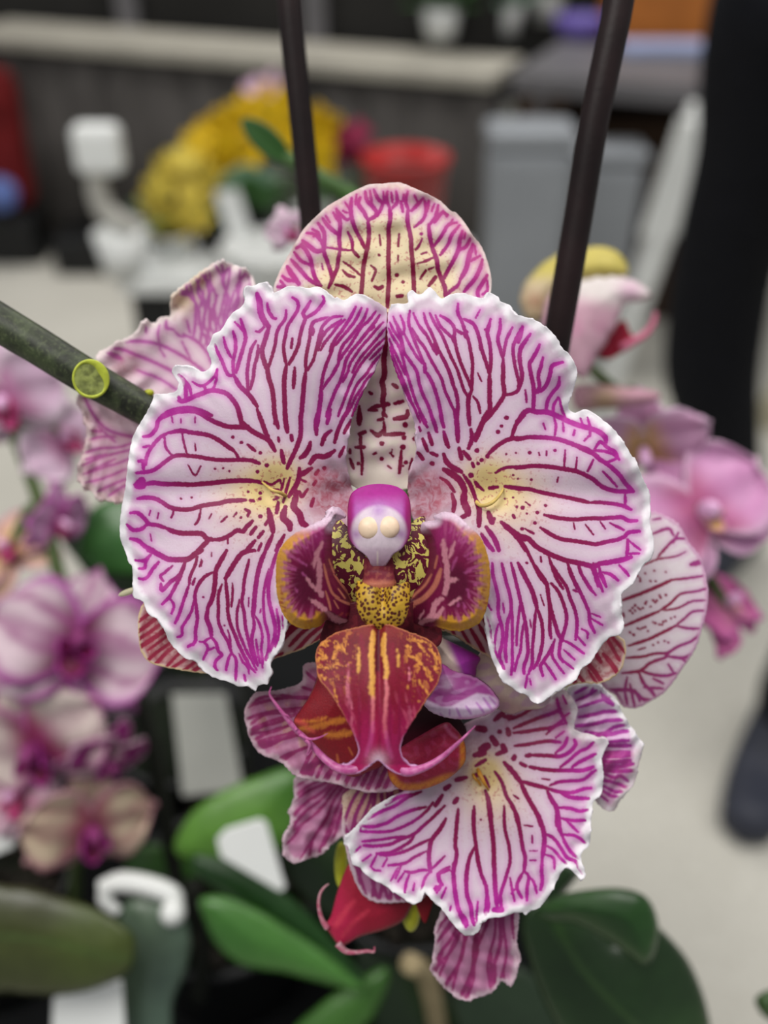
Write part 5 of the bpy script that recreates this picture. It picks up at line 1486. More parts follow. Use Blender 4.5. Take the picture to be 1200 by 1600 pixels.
BRV = parse('''C 860 1050 6.956
w5 270,230 400,160 ; w4.5 280,310 380,270 500,200; w4.5 300,390 450,340 600,290 680,250; w5.5 310,490 480,460 600,430 740,430; w5.5 230,590 450,570 620,530 790,520
w5 380,650 560,670 700,600 830,570 ; w6 500,690 640,680 760,650 850,640 ; w5 600,770 740,750 850,745; w6 600,800 760,800 870,800; w6 500,880 600,880 860,870 ; w6 500,925 590,920 860,910
w6 500,980 580,970 700,980 870,960 ; w6 500,1020 590,1020 720,1030 900,1000; w6 500,1060 600,1070 740,1080 920,1070; w5 590,1110 700,1150 760,1130 850,1190; w5 500,1160 600,1180 720,1210 820,1250 880,1240
w5 580,1240 700,1300 780,1300; w5 570,1290 650,1340 740,1360; w4 540,1340 620,1400 ; w9 560,210 600,290 680,350 ; w4 430,250 470,160''')
veined_part('petal', BR, BRV, M_vb, fB, lambda x, y, e: D0+0.0175+0.003*smooth(y, 1170, 1260)+0.0008*wob(x, y, 43, 30), 1.9, 5, 0.8, 32, blush=lambda x, y, e: 0.30*smooth(y, 1160, 1180), rscale=8)
BLp = pts('475,1038 473,1060 462,1071 440,1078 404,1082 389,1097 382,1119 387,1143 396,1165 409,1179 440,1192 453,1205 472,1216 494,1221 523,1223 545,1232 582,1238 612,1236 640,1222 640,1190 600,1170 560,1120 530,1080 505,1040')
veined_part('lateral_sepal', BLp, fan(590, 1110, 128, 205, 13, 30, 230, 9, 5.0, 0.3)+hatch([(520, 1190), (640, 1190), (640, 1240), (520, 1240)], math.radians(115), 13, 3, 5.5, 3), M_vp, fB,
            lambda x, y, e: D0+0.0125+0.003*smooth(-x, -480, -390)+0.0008*wob(x, y, 44, 40), 2.0, 5, 0.8, 33,
            warm=lambda x, y, e: 0.35*smooth(wob(x, y, 6, 36), 0.0, 0.6)*smooth(e, 12, 30), blush=lambda x, y, e: 0.25+0*x)
# its lip: red hood at the left, orange-rimmed lobe at the right, dark throat
RH = pts('500,1003 497,1035 494,1062 483,1088 470,1108 459,1126 466,1141 490,1165 519,1192 538,1209 554,1214 575,1206 600,1190 590,1130 560,1060 530,1020')
def p_rh(p, x, y, e):
    p.mixin('#7a1522', 0.7*smooth(wob(x, y, 61, 30), -0.2, 0.5))
    p.strokes('C 380 1040\nw9 480,540 620,520 760,480 880,460 ; w10 700,590 800,590 920,570 ; w5 500,480 640,470 700,440', '#c4742e', 9, 4.0, 0.9, 1.5)
    p.strokes('C 380 1040\nw9 450,470 530,500 ; w6 540,530 600,560', '#d0504a', 9, 4.0, 0.8)
    p.mixin('#5c0f1c', smooth(-y, -1090, -1060)*0.7)
    p.strokes('C 380 1040\nw4 800,760 810,830 ; w3 900,700 930,760', '#c46a3a', 4, 2.0, 0.7)
lipB = painted_part('lip', RH, p_rh, M_paint, fB, lambda x, y, e: D0+0.006-0.003*np.sqrt(np.clip(e/40, 0, 1))+0.002*smooth(y, 1100, 1200), 1.8, 0, 1, 0.001, '#7e1420')
OR = pts('695,1129 710,1137 721,1150 727,1164 728,1177 726,1191 713,1207 691,1222 662,1233 633,1235 618,1229 609,1217 605,1202 608,1180 630,1165 655,1150')
def p_or(p, x, y, e):
    p.mixin('#a0305a', 0.5*smooth(wob(x, y, 63, 18), 0.0, 0.6))
    d = smooth(-e, -15, -5)*np.clip(smooth(y, 1203, 1216)+smooth(x, 714, 722)*smooth(y, 1145, 1160), 0, 1)
    p.mixin('#c87820', d)
    p.mixin('#b0451c', 0.7*d*smooth(wob(x*1.6, y*0.6, 65, 9), 0.1, 0.6))
    p.strokes('C 600 970\nw6 520,890 560,950 620,1000', '#c06a90', 6, 3, 0.5)
painted_part('side_lobe', OR, p_or, M_paint, lipB, lambda x, y, e: D0+0.0075-0.004*np.sqrt(np.clip(e/30, 0, 1)), 1.8, 0, 1, 0.001, '#8e1638')
DT = pts('630,1090 662,1096 700,1112 722,1128 728,1150 700,1185 640,1195 610,1180 612,1130')
painted_part('throat_wall', DT, lambda p, x, y, e: p.mixin('#5c1a30', 0.8*smooth(y, 1125, 1165)), M_paint, lipB, lambda x, y, e: D0+0.0125+0*x, 2.4, 0, 1, 0.001, '#2a0e14')
CB = pts('660,990 679,988 695,998 728,1014 750,1027 745,1042 742,1058 725,1066 700,1060 684,1045 676,1020 668,1002')
def p_cb(p, x, y, e):
    p.mixin('#dfc9bd', smooth(-(x*0.8-y*0.35), -(214), -(202)))
    p.mixin('#8e1c7c', smooth(x, 728, 742)*0.8)
painted_part('column', CB, p_cb, M_paint2, fB, lambda x, y, e: D0+0.008-0.004*np.sqrt(np.clip(e/25, 0, 1)), 1.8, 0, 1, 0.001, '#a636a4')
PB = pts('690,1038 710,1047 739,1056 756,1065 770,1078 780,1093 779,1104 765,1115 743,1122 717,1124 692,1120 671,1111 662,1098 670,1089 682,1067')
def p_pb(p, x, y, e):
    p.mixin('#c99ac8', 0.5*smooth(wob(x, y, 71, 22), 0.1, 0.7))
    low = smooth(y-np.interp(x, [660, 690, 705, 725, 745, 765, 782], [1088, 1102, 1101, 1091, 1081, 1084, 1092]), -1, 5)
    p.mixin('#d6bcd8', low)
    p.strokes('C 600 970\nw4 480,790 500,820 ; w4 560,760 560,800; w5 620,750 650,820 ; w5 700,730 740,790 ; w5 790,700 850,780 ; w5 850,660 920,760 ; w4 900,650 960,720', '#b06ab8', 4, 2.0, 0.8)
    p.mixin('#e2cbe0', 0.6*G(x, y, 698, 1068, 7))
    p.mixin('#cf8cc2', smooth(-e, -7, -2)*0.7*smooth(x, 700, 720))
painted_part('side_lobe', PB, p_pb, M_paint2, lipB, lambda x, y, e: D0+0.0055-0.003*np.sqrt(np.clip(e/30, 0, 1))-0.003*smooth(y, 1085, 1110), 1.6, 0.5, 1, 0.001, '#a84a96')
BS = pts('738,1060 744,1035 754,1018 775,1016 800,1030 832,1058 860,1085 850,1105 820,1110 795,1116 770,1100 758,1075')
painted_part('dorsal_sepal', BS, lambda p, x, y, e: (p.mixin('#b98fb0', 0.6*smooth(wob(x, y, 73, 25), 0, 0.5)), p.mixin('#8a6066', 0.7*smooth(y-x*0.5-680, 0, 25))), M_paint2, fB, lambda x, y, e: D0+0.0115+0*x, 2.2, 0, 1, 0.0008, '#c9b3a6')
tube('pedicel', [P(720, 1040, D0+0.013), P(690, 1020, D0+0.03), P(650, 990, D0+0.056)], [PX*9]*3, M_stem, fB, 12)

# ---- flower hanging below, mostly hidden
fC = thing('orchid_flower', P(600, 1350, D0+0.03), 'lowest hanging pink orchid with a crimson lip ending in two curled tips', 'flower')
CA = pts('463,1217 459,1244 452,1272 454,1290 443,1316 445,1336 457,1349 474,1345 500,1336 512,1325 533,1308 550,1280 560,1235 520,1215')
veined_part('sepal', CA, fan(560, 1190, 100, 175, 12, 10, 190, 13, 3.6, 0.1), M_vp, fC, lambda x, y, e: D0+0.024+0.001*wob(x, y, 45, 40), 2.2, 4, 1.0, 35, blush=lambda x, y, e: 0.15+0*x, rscale=9)
CBp = pts('538,1242 536,1266 534,1294 538,1317 542,1336 547,1356 555,1378 567,1398 582,1408 600,1411 637,1409 664,1398 690,1300 640,1225 580,1222')
veined_part('sepal', CBp, fan(600, 1160, 60, 118, 10, 20, 260, 15, 5.5, 0.05)+hatch([(540, 1340), (680, 1340), (680, 1410), (540, 1410)], math.radians(72), 13, 5, 6, 2), M_vp, fC, lambda x, y, e: D0+0.0185+0.003*smooth(y, 1330, 1410), 2.2, 5, 0.8, 36,
            warm=lambda x, y, e: 0.5*smooth(-y, -1300, -1260)+0*x)
CC = pts('692,1418 681,1449 679,1478 677,1500 673,1515 681,1528 692,1542 706,1553 725,1563 747,1559 765,1553 776,1544 785,1533 798,1542 807,1522 812,1502 807,1478 811,1427 800,1380 720,1390')
veined_part('sepal', CC, fan(790, 1300, 82, 138, 15, 30, 300, 17, 4.6, 0.06), M_vp, fC, lambda x, y, e: D0+0.019+0.003*smooth(y, 1430, 1560)+0.0006*wob(x, y, 46, 30), 1.9, 5, 0.9, 37, blush=lambda x, y, e: 0.12+0*x, rscale=9)
CR = pts('545,1350 528,1390 517,1430 508,1446 517,1461 530,1478 540,1476 564,1463 597,1454 627,1441 640,1423 645,1400 600,1380 560,1360')
def p_cr(p, x, y, e):
    p.mixin('#b02048', smooth(x+(1400-y)*0.4, 560, 520)*0.8)
    p.strokes('C 480 1320\nw8 400,480 300,600 240,700 ; w6 520,560 400,660 300,780', '#c43a50', 7, 4, 0.7)
    p.mixin('#6c0c1c', 0.7*smooth(x, 590, 630))
lC = painted_part('lip', CR, p_cr, M_paint, fC, lambda x, y, e: D0+0.026-0.002*np.sqrt(np.clip(e/25, 0, 1)), 2.4, 0, 1, 0.001, '#901830')
kt = N('pale_tendril'); M_t2 = kt.finish(kt.mix(kt.rng(kt.noise(600.0, 2.0), 0.35, 0.65), lin('#a84a66'), lin('#b98e96')), 0.4, 0.4)
tube('tendril', [P(x, y, D0+0.025) for x, y in ((512, 1450), (503, 1436), (498, 1415), (500, 1397), (507, 1386), (514, 1381))], [PX*6, PX*4, PX*3, PX*2.5, PX*2, PX*.8], M_t2, lC, 10)
tube('tendril', [P(x, y, D0+0.025) for x, y in ((528, 1474), (540, 1486), (556, 1488), (574, 1486), (584, 1487), (585, 1479))], [PX*7, PX*5, PX*3.5, PX*3, PX*2.5, PX*1], M_t2, lC, 10)
CR2 = pts('668,1395 650,1405 652,1420 660,1438 665,1442 670,1430 676,1408')
painted_part('side_lobe', CR2, lambda p, x, y, e: None, M_paint, lC, lambda x, y, e: D0+0.026+0*x, 2.4, 0, 1, 0.001, '#7c1420')
ellipsoid('column', P(642, 1425, D0+0.03), (RIGHT*PX*17, UP*PX*36, FWD*PX*18), M_limebud, fC, 20)
ellipsoid('ovary', P(533, 1352, D0+0.034), (RIGHT*PX*13, UP*PX*44, FWD*PX*15), M_limebud, fC, 20)
tube('pedicel', [P(620, 1300, D0+0.03), P(630, 1290, D0+0.09), P(632, 1300, .355)], [PX*10]*3, M_stem, fC, 12)

# ---- right flower turned away, light back of the petal with dotted lines
fD = thing('orchid_flower', P(960, 980, D0+0.02), 'cream orchid with fine red lines and dots behind the right side of the sharp flower', 'flower')
DPp = pts('1016,800 1028,801 1040,806 1060,818 1076,846 1092,866 1100,888 1106,920 1104,956 1096,984 1088,1012 1068,1042 1044,1076 1020,1094 994,1106 974,1104 960,1086 940,1070 915,1010 905,940 930,860 970,815')
DVv = parse('''C 880 800 5
w5 460,690 600,640 720,590 850,530 ; w3.8 850,530 950,520 1090,500 ; w4.5 480,890 620,830 740,780 ; w3.5 740,780 830,720 920,640 1040,620 1140,590
w4.5 510,1045 650,1000 760,950 880,890 ; w3.8 880,890 980,910 1070,910 ; w3.5 880,885 950,830 1010,780 1100,770 ; w4 490,1140 620,1130 720,1105 810,1100 900,1050 1000,1010 1060,960
w4.5 460,1260 600,1240 680,1180 790,1140 820,1110 ; w5 820,1130 940,1140 1000,1110 ; w4.5 600,1240 700,1270 800,1280 880,1260 ; w5 590,1250 630,1340 680,1390 720,1440
w5.5 350,1390 470,1390 550,1400 620,1460 680,1470 ; w4.5 700,170 820,130 860,180 ; w4 740,350 820,260 880,210 960,210 ; w2.5 590,430 740,370 870,350 960,310
w4.5 480,1400 500,1500; w4 400,1390 460,1490; w4 520,1340 560,1530 ; w3 780,770 900,750 1000,700 1110,690 ; w4 700,60 760,50 ; w4 630,1370 780,1380; w4 500,1290 480,1390 ; w4 560,1390 600,1480
w4 470,790 475,820; w3.5 520,770;w3.5 560,730;w3.5 600,760;w3 650,700;w3.5 700,690;w3.5 760,670;w3.5 800,650;w3.5 560,770;w3 620,750;w3 680,740; w3.5 520,940;w4 550,960;w3.5 580,910;w3.5 640,900;w3 660,930;w3.5 720,870;w3.5 780,860;w3 840,830;w3 870,820; w3 700,1040;w3 740,1020;w3 790,1010;w3 820,1020; w3.5 580,500;w3.5 600,540;w3 640,480;w3.5 680,540;w3 710,460;w3 800,470;w3 720,540; w3 600,520; w3 540,750; w3 580,745; w3.5 640,715; w3.5 720,705; w3 750,650; w3 700,860; w3 750,880; w3 800,850; w3 600,915; w3.5 540,790; w3 730,690; w3 620,905; w3 770,880
w3 580,1080 640,1060 ; w9 1000,410 1080,390 ; w4 900,160 860,240; w4 930,1150 970,1180; w4 820,1190 860,1250; w4 700,1300 780,1340''')
veined_part('petal', DPp, DVv, veined('lined_cream_petal', base='#e4dbe0', rimcol='#cfa6c4', dark='#8e2348', mag='#9c3a80', haze='#cfa0c6', rimw=8.0, tone=(12, 60), hazeamt=0.6, nz=1300.0), fD,
            lambda x, y, e: D0+0.021+0.004*(np.abs(y-950)/150)**2+0.003*smooth(x, 1040, 1110), 1.9, 4, 0.8, 38, blush=lambda x, y, e: 0.10+0.12*smooth(y, 1020, 1060))
tube('pedicel', [P(925, 970, D0+0.024), P(800, 980, D0+0.04), P(665, 985, .245)], [PX*9]*3, M_stem, fD, 12)

# ---- left flower turned away
fE = thing('orchid_flower', P(330, 620, D0+0.025), 'pale pink veined orchid left of the sharp flower, crossed by the green stalk', 'flower')
EP = pts('151,555 175,539 212,520 222,508 231,501 240,505 249,496 265,493 267,482 273,459 285,446 297,437 319,421 340,408 367,414 388,424 396,440 398,480 390,530 370,600 330,650 250,640 190,600 158,575')
EV = parse('''C 100 400 3.75
w5 260,530 330,505 450,500 560,520 700,590 800,660 860,720 ; w5 240,545 330,545 420,580 520,620 640,680 700,740 ; w4 430,670 560,720 670,790 ; w5 700,460 780,500 840,570 870,640 ; w3.5 640,430 680,470 720,470 ; w3 560,400 550,460 560,510
w4 720,380 740,450 ; w4 770,290 770,380 760,470 ; w4 850,220 830,320 810,420 800,500 ; w4 900,230 870,330 850,430 830,520 ; w4 820,200 800,300 ; w3 950,180 930,280 900,400 ; w3 1000,200 960,330 920,430 ; w3 1040,160 1010,260 970,330 ; w10 660,210 730,220 ; w5 600,380 600,420 640,430 ; w3 480,400 480,450
w8 250,560 330,600 ; w3 560,540 590,590 ; w3 690,500 740,600''')
EPm = veined('pale_pink_veined', base='#e6d0da', rimcol='#eadcdc', dark='#b8608c', mag='#c06cb0', haze='#d49cc4', rimw=14.0, tone=(30, 140), hazeamt=0.7, nz=900.0, trans=0.3)
veined_part('petal', EP, EV+fan(350, 640, 255, 292, 13, 90, 235, 77, 3.2, 0.15), EPm, fE, lambda x, y, e: D0+0.026+0.002*np.sin((x+y)/60)+0.0012*wob(x, y, 51, 30)*np.exp(-e/20), 2.0, 4, 1.2, 39, rscale=11,
            blush=lambda x, y, e: 0.55*G(x, y, 195, 570, 16), warm=lambda x, y, e: 0.6*np.clip(G(x, y, 312, 436, 14)+G(x, y, 285, 470, 14), 0, 1))
EQ = pts('119,624 126,640 132,653 135,680 129,707 121,733 129,757 148,773 169,784 195,784 225,770 250,700 240,640 200,612 160,605 130,610')
EQV = parse('''C 100 400 3.75
w4.5 120,830 160,910 210,980 280,1030 400,1060 500,1080 ; w3.5 80,1170 200,1130 320,1120 420,1090 ; w3.5 100,1230 220,1180 330,1150 420,1130 ; w3.5 110,1280 230,1240 330,1210 420,1170 ; w3.5 120,1330 240,1300 360,1250 ; w3.5 180,1390 260,1350 380,1300
w3.5 130,1080 220,1060 300,1060 ; w3.5 140,1020 220,1030 ; w3 90,1200 250,1160 ; w3.5 230,1430 330,1360 400,1330 ; w3 200,1000 300,1090 ; w3 150,1260 300,1190''')
veined_part('petal', EQ, EQV, EPm, fE, lambda x, y, e: D0+0.027+0.0012*wob(x, y, 52, 30)*np.exp(-e/20), 2.0, 4, 1.6, 40, rscale=7, blush=lambda x, y, e: 0.30+0.0*x)
tube('pedicel', [P(300, 660, D0+0.028), P(380, 720, D0+0.03)], [PX*9, PX*9], M_stem, fE, 12)
tag(ellipsoid('flower_bud', P(200, 925, D0+0.012), (RIGHT*PX*16+UP*PX*6, (UP*PX*5-RIGHT*PX*2), FWD*PX*5), plain('pale_bud_tip', '#b9b394', 0.5, 0.3, 500, 0.1)), 'tiny pale pointed bud tip poking out behind the left petal', 'bud')

# ------------------------------------------------------------------ blurred blossoms around
PINK = ('#b9638c', '#d79cc8', '#e2bcd8', '#b860a0'); PLIP = ('#d9a050', '#c04a80', '#b03070', '#8a1040'); YLIP = ('#d8a850', '#d9b070', '#d99cb8', '#c07a70')
PALE = ('#c987b0', '#d9bcd2', '#e2d2dc', '#c06aa8'); MAG = ('#5e1440', '#d2bcc6', '#b050a4', '#84206e')
CRM = ('#8a3058', '#d6c6c0', '#b46a9a', '#8c3070'); BEI = ('#8a4a58', '#c6b49c', '#b88a94', '#8a3058')
DLIP = ('#4a1028', '#6c1440', '#a0308a', '#30101c')
gr = 'pink orchids out of focus on the right'
def stemto(t, C, target, r=0.0025):
    tube('pedicel', [C, (C+target)/2+Vector((0, 0.01, 0.01)), target], [r, r, r*1.2], M_stemsoft, t, 8)
R_ST = [P(905, 560, .34), P(985, 640, .345), P(1035, 780, .35), P(1040, 920, .36), P(950, 1010, .40), P(850, 1150, .45), P(790, 1380, .52)]
tag(tube('flower_spike', R_ST, [0.0016, 0.0025, 0.003, 0.003, 0.003, 0.003, 0.0032], M_stemsoft), 'thin blurred stalk carrying the pink orchids on the right', 'stem')
t, C, Z = blossom(1096, 806, .335, 0.032, 0.45, -0.2, 0.5, PINK, YLIP, 'round pink orchid with a yellow eye, largest of the blurred ones at the right', gr, 3, 0.25, back=0.12, lipscale=0.5)
stemto(t, C, R_ST[2])
t, C, Z = blossom(1005, 700, .34, 0.024, 0.2, 0.75, 0.2, ('#d9b070', '#dfaed0', '#e4c4dc', '#c070a8'), YLIP, 'pale pink orchid tipped upwards above the round yellow-eyed pink one', gr, 9, 0.12, back=0.05, lipscale=0.4)
stemto(t, C, R_ST[1])
t, C, Z = blossom(1135, 950, .36, 0.021, 0.9, -0.6, 0.4, ('#b06a88', '#b4588e', '#a8508c', '#8a3470'), YLIP, 'darker mauve orchid below the round yellow-eyed pink one, at the right edge', gr, 12, 0.15, lipscale=0.4)
stemto(t, C, R_ST[3])
# opening bud-like flower at upper right, seen from the side
fF = thing('orchid_flower', P(890, 480, .31), 'half-open cream, yellow and pink orchid seen from the side behind the right stake', 'flower')
FA = pts('812,470 822,440 850,410 890,392 935,385 968,396 982,425 960,440 900,452 870,470 850,500 825,500')
painted_part('dorsal_sepal', FA, lambda p, x, y, e: (p.mixin('#d8c3b0', smooth(y, 420, 450)*0.7), p.mixin('#b07860', 0.7*G(x, y, 835, 470, 10))), M_petal_soft, fF, lambda x, y, e: .312-0.006*np.sqrt(np.clip(e/40, 0, 1)), 4, 1.5, 1, 0.001, '#c9ba62')
FB = pts('862,455 900,440 950,432 985,436 1012,452 1018,462 1000,472 978,475 966,500 950,530 930,560 915,590 895,585 870,560 850,530 848,490')
def p_fb(p, x, y, e):
    p.mixin('#e2dcd8', smooth(-y+0.2*(x-900), -480, -450)*0.9)
    p.mixin('#c98aa8', 0.5*smooth(wob(x, y*0.4, 81, 30), 0, 0.6)*smooth(y, 480, 510))
    p.mixin('#dba8c8', 0.7*G(x, y, 985, 455, 14))
painted_part('petal', FB, p_fb, M_petal_soft, fF, lambda x, y, e: .304-0.005*np.sqrt(np.clip(e/40, 0, 1)), 4, 1.5, 1, 0.001, '#cfa5b6')
FC = pts('935,555 940,530 955,515 975,500 985,520 995,532 975,548 955,560')
lF = painted_part('lip', FC, lambda p, x, y, e: None, M_petal_soft, fF, lambda x, y, e: .312+0*x, 4, 0, 1, 0.002, '#9c1834')
tube('tendril', [P(x, y, .312) for x, y in ((970, 545), (990, 533), (1008, 522), (1020, 505), (1024, 488))], [0.0016, 0.0013, 0.0012, 0.001, 0.0006], plain('pink_tendril', '#b8607c', 0.45, 0.3, 200), lF, 10)
stemto(fF, P(870, 560, .318), R_ST[0])
FD = pts('895,605 930,600 980,605 1025,612 1030,625 990,635 940,640 900,640')
o_ = painted_part('flower_bud', FD, lambda p, x, y, e: p.mixin('#9a8a50', 0.7*G(x, y, 945, 625, 18)), M_petal_soft, None, lambda x, y, e: .32-0.004*np.sqrt(np.clip(e/20, 0, 1)), 4, 0, 1, 0.002, '#bf90a0')
tag(o_, 'flattened dusty pink bud between the half-open orchid and the pale pink orchid', 'bud')

gl = 'pink orchids out of focus on the left'
L_ST = [P(-30, 560, .40), P(30, 700, .40), P(75, 830, .40), P(110, 1000, .40), P(120, 1180, .42), P(118, 1330, .45), P(118, 1420, .5)]
tag(tube('flower_spike', L_ST, [0.002, 0.0025, 0.003, 0.003, 0.003, 0.003, 0.003], M_stemsoft), 'blurred stalk carrying the mauve and cream orchids on the left', 'stem')
for (px, py, d, R, yw, pt_, rl, pal, lp, lab, sd, st_, tgt) in (
    (10, 625, .39, 0.027, -0.3, 0.3, 0.3, PALE, PLIP, 'pale pink orchid at the left edge under the thick green stalk', 21, 0.15, 1),
    (95, 690, .41, 0.022, 0.5, -0.3, 0.9, PALE, PLIP, 'pale pink orchid between the left-edge one and the veined petals', 22, 0.1, 1),
    (92, 815, .40, 0.017, 0.8, 0.4, 0.2, ('#c05aa0', '#cf9ac4', '#c060b0', '#a03c90'), PLIP, 'small lilac orchid above the white and magenta one on the left', 23, 0.1, 2),
    (15, 860, .40, 0.022, -0.6, -0.4, 0.7, ('#d2a878', '#d3b09a', '#cf9ab0', '#b87a90'), PLIP, 'peach-tinted orchid at the left edge above the white and magenta one', 24, 0.1, 2),
    (118, 1010, .385, 0.037, 0.1, -0.15, -0.25, MAG, DLIP, 'white orchid with magenta streaks and dark centre, largest blurred one on the left', 25, 0.7, 3),
    (60, 1165, .39, 0.034, -0.5, 0.55, 0.35, CRM, DLIP, 'cream and dusty pink orchid just under the white and magenta streaked one', 26, 0.3, 4),
    (165, 1185, .395, 0.020, 0.7, 0.9, 0.0, ('#4a1028', '#a8388c', '#c9a8b8', '#5a1038'), DLIP, 'cream-topped orchid with a dark magenta throat right of the dusty pink one', 27, 0.4, 4),
    (30, 1245, .40, 0.023, -0.7, 0.1, 0.4, ('#b0708c', '#c9a4b4', '#cdb2c0', '#a8607c'), PLIP, 'smooth greyish pink orchid at the left edge below the dusty pink one', 28, 0.05, 5),
    (140, 1295, .40, 0.029, 0.35, 0.5, 0.2, BEI, DLIP, 'beige and mauve orchid, lowest on the left stalk', 29, 0.5, 5)):
    t, C, Z = blossom(px, py, d, R, yw, pt_, rl, pal, lp, lab, gl, sd, st_, lipscale=0.8, mcol=M_coldark if lp is DLIP else None)
    stemto(t, C-Z*R*0.05, L_ST[tgt])
# pale pink bloom peeping between the left stake and the top sepal
t, C, Z = blossom(452, 360, .33, 0.0085, 0.2, 0.0, 0.3, ('#d2a0c4', '#dcc0d2', '#e4d6de', '#c890b8'), PLIP, 'small pale pink bloom beside the left stake, above the white petals', None, 33, 0.0)
stemto(t, C, P(520, 470, .34))

# ------------------------------------------------------------------ leaves below
def p_leaf(c1, c2, mid, seed):
    def f(p, x, y, e):
        p.mixin(c2, smooth(wob(x, y, seed, 260), -0.8, 0.8)*0.7)
        if mid is not None: p.strokes([(mid, 7)], '#4a6a34', 7, 7, 0.35)
    return f
M_leafp = painted('leaf_skin', 0.34, 0.45, 0.08, 220.0, 0.14, 0.25, 0.0008)
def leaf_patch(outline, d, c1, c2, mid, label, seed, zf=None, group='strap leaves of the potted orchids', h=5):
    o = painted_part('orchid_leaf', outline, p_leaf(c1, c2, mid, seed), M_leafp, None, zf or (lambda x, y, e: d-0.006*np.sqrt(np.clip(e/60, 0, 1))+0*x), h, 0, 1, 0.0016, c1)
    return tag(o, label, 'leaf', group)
leaf_patch(pts('-60,1395 30,1385 90,1400 150,1420 205,1455 212,1490 200,1520 150,1545 90,1556 20,1552 -60,1540'), .36, '#35371c', '#475522', pts('-60,1460 60,1468 150,1490 205,1500'), 'broad olive leaf at the lower left under the blurred orchids', 3)
leaf_patch(pts('195,1410 240,1405 285,1430 298,1470 290,1520 270,1570 262,1660 190,1660 175,1560 180,1480'), .40, '#54685a', '#4c5c46', None, 'grey-green upright leaf right of the olive leaf', 4)
leaf_patch(pts('272,1320 300,1270 350,1235 400,1215 450,1200 480,1215 470,1270 450,1320 400,1350 340,1350 290,1345'), .42, '#3c6a22', '#5f8c38', None, 'bright green leaf behind the tilted white label', 5)
leaf_patch(pts('300,1335 360,1345 420,1375 480,1425 530,1480 575,1535 600,1560 560,1545 500,1510 430,1470 360,1410 310,1370'), .40, '#173812', '#24501c', None, 'dark green strap leaf running down right from the tilted white label', 6)
leaf_patch(pts('312,1405 350,1400 400,1420 450,1450 510,1490 565,1540 560,1550 500,1535 440,1520 380,1510 340,1480 320,1440'), .385, '#2c5a20', '#4f8238', None, 'glossy green strap leaf below the dark one, lower centre', 7)
leaf_patch(pts('455,1620 500,1570 560,1530 600,1510 610,1530 590,1580 560,1620 520,1650'), .40, '#335c20', '#426e2a', None, 'short green leaf at the bottom edge, centre', 8)
leaf_patch(pts('118,870 130,820 150,790 190,775 230,790 260,850 250,900 200,900 150,895'), .42, '#3c6a34', '#2e5628', None, 'rounded green leaf behind the left petal of the sharp orchid', 9)
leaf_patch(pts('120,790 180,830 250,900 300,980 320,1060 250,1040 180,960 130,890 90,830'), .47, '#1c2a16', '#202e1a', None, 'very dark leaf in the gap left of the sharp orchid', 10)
leaf_patch(pts('815,1440 850,1395 900,1430 960,1470 1010,1440 1060,1480 1090,1530 1110,1600 1115,1690 940,1690 880,1620 840,1540'), .30, '#1c3316', '#2c4822', pts('850,1400 900,1500 960,1570 1060,1660'), 'very large dark green leaf at the lower right', 11,
           lambda x, y, e: .305-0.010*np.sqrt(np.clip(e/120, 0, 1))+0.00004*(x-950))
leaf_patch(pts('835,1425 870,1400 920,1390 970,1388 1010,1402 1028,1440 1025,1485 1010,1508 990,1500 950,1470 900,1445 860,1440'), .28, '#24481c', '#2f5a22', pts('850,1415 920,1440 980,1480 1010,1500'), 'smaller green leaf lying over the very large one, lower right', 12,
           lambda x, y, e: .283-0.006*np.sqrt(np.clip(e/50, 0, 1)))
leaf_patch(pts('835,1440 850,1390 865,1365 890,1350 905,1365 880,1400 862,1440 850,1460'), .30, '#1e3a18', '#28481e', None, 'narrow dark leaf base rising behind the veined lower petal', 13)
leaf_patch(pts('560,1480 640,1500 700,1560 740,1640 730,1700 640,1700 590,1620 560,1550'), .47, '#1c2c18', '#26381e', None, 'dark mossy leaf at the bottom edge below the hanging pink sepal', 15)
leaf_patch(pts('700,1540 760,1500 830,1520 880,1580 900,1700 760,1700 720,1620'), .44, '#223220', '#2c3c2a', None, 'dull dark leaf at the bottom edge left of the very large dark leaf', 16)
leaf_patch(pts('440,1290 500,1280 560,1330 560,1420 520,1440 470,1400 440,1350'), .46, '#1e3018', '#2a4020', None, 'dark leaf behind the crimson hanging lip', 17)
leaf_patch(pts('200,1330 260,1320 310,1350 300,1400 250,1400 205,1385'), .47, '#3a6426', '#2c4c1e', None, 'short green leaf peeping out above the white orchid clip', 18)
leaf_patch(pts('1180,1560 1210,1545 1240,1560 1230,1600 1195,1590'), .32, '#3c5a2c', '#2f4a22', None, 'tiny bit of green leaf at the lower right corner', 14)
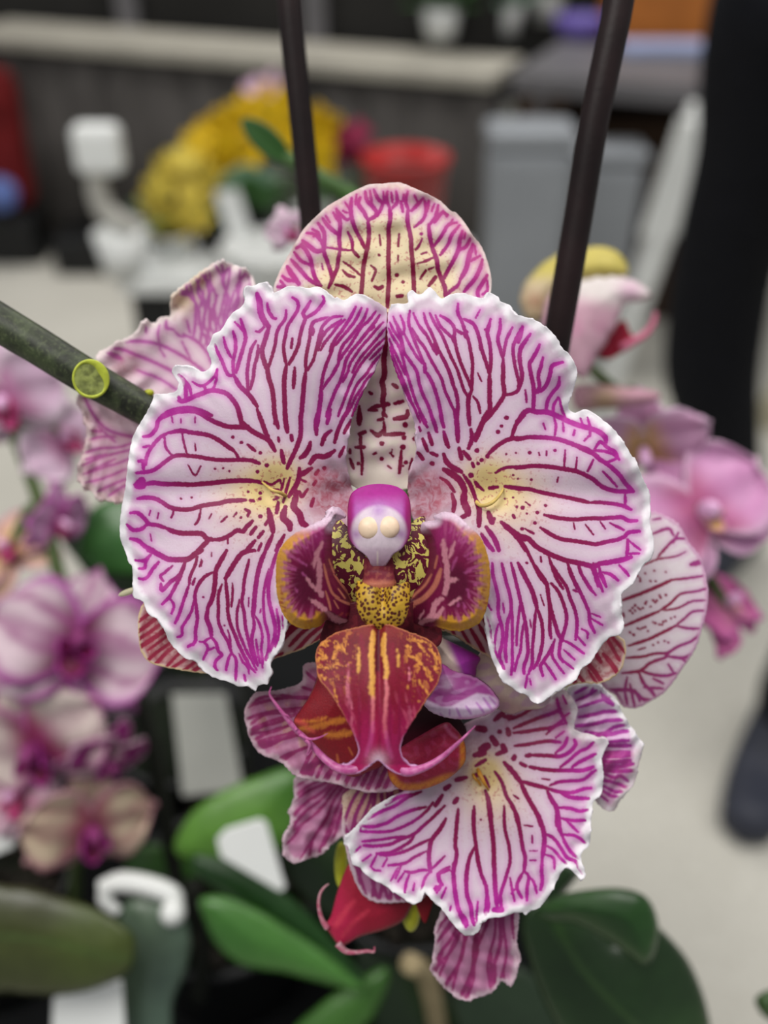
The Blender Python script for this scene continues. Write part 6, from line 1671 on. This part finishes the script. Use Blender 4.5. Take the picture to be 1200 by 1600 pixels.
# dark roots and stems hanging in the gap
for k, (p_, r_, lab) in enumerate((([(215, 1080, .44), (240, 1180, .44), (262, 1300, .45), (290, 1450, .47)], 0.0040, 'dark blurred stem left of the pale wide label'),
                            ([(380, 1050, .46), (385, 1150, .46), (392, 1260, .47)], 0.0018, 'thin dark stem right of the pale wide label'),
                            ([(300, 1380, .43), (318, 1450, .44), (312, 1560, .46)], 0.0040, 'dark root beside the glossy green leaf'))):
    tag(tube('hanging_root', [P(*q) for q in p_], [r_]*len(p_), plain('dark_root', '#1a1c16', 0.7, 0.2, 120), None, 10), lab, 'root')
tag(tube('support_stick', [P(640, 1505, .40), P(668, 1530, .42), P(690, 1640, .46)], [0.0045]*3, M_wood, None, 10), 'short pale stick leaning in the dark pot below the hanging pink sepal', 'stick')

# white plant labels
def plant_label(p, d, label, mat=None):
    n = len(p); V = [P(x, y, d) for x, y in p]
    o = link_mesh('plant_label', [tuple(v) for v in V], [tuple(range(n))[::-1]], mat or M_white, None, False)
    md = o.modifiers.new('thickness', 'SOLIDIFY'); md.thickness = 0.0015
    bv = o.modifiers.new('bevel', 'BEVEL'); bv.width = 0.0006; bv.segments = 2
    return tag(o, label, 'label', 'plant labels')
plant_label([(338, 1312), (352, 1296), (405, 1280), (416, 1285), (446, 1388), (438, 1394), (345, 1340)], .39, 'tilted blank white label between the green leaves, lower centre')
plant_label([(82, 1560), (190, 1532), (200, 1680), (78, 1680)], .38, 'blank white label at the bottom edge under the olive leaf')
plant_label([(-30, 1270), (12, 1280), (28, 1300), (20, 1325), (-30, 1345)], .42, 'white label corner at the left edge below the pink orchids')
plant_label([(268, 1085), (352, 1085), (380, 1235), (285, 1245)], .535, 'pale grey wide label in the gap left of the hanging red lip', plain('pale_grey_card', '#b4b5ae', 0.6, 0.3, 20, 0.08))
t = thing('white_clip', P(240, 1410, .40), 'white plastic orchid clip beside the grey-green leaf, under the beige orchid', 'clip')
tube('clip_arm', [P(x, y, .40) for x, y in ((158, 1388), (190, 1378), (235, 1385), (270, 1400), (272, 1425))], [0.0035, 0.0042, 0.0042, 0.004, 0.004], M_white, t, 12)
ellipsoid('clip_end', P(270, 1426, .395), (RIGHT*0.0052, UP*0.0052, FWD*0.0052), M_white, t, 16)
tube('clip_arm', [P(x, y, .40) for x, y in ((170, 1380), (165, 1405), (185, 1425))], [0.003, 0.0032, 0.002], M_white, t, 12)
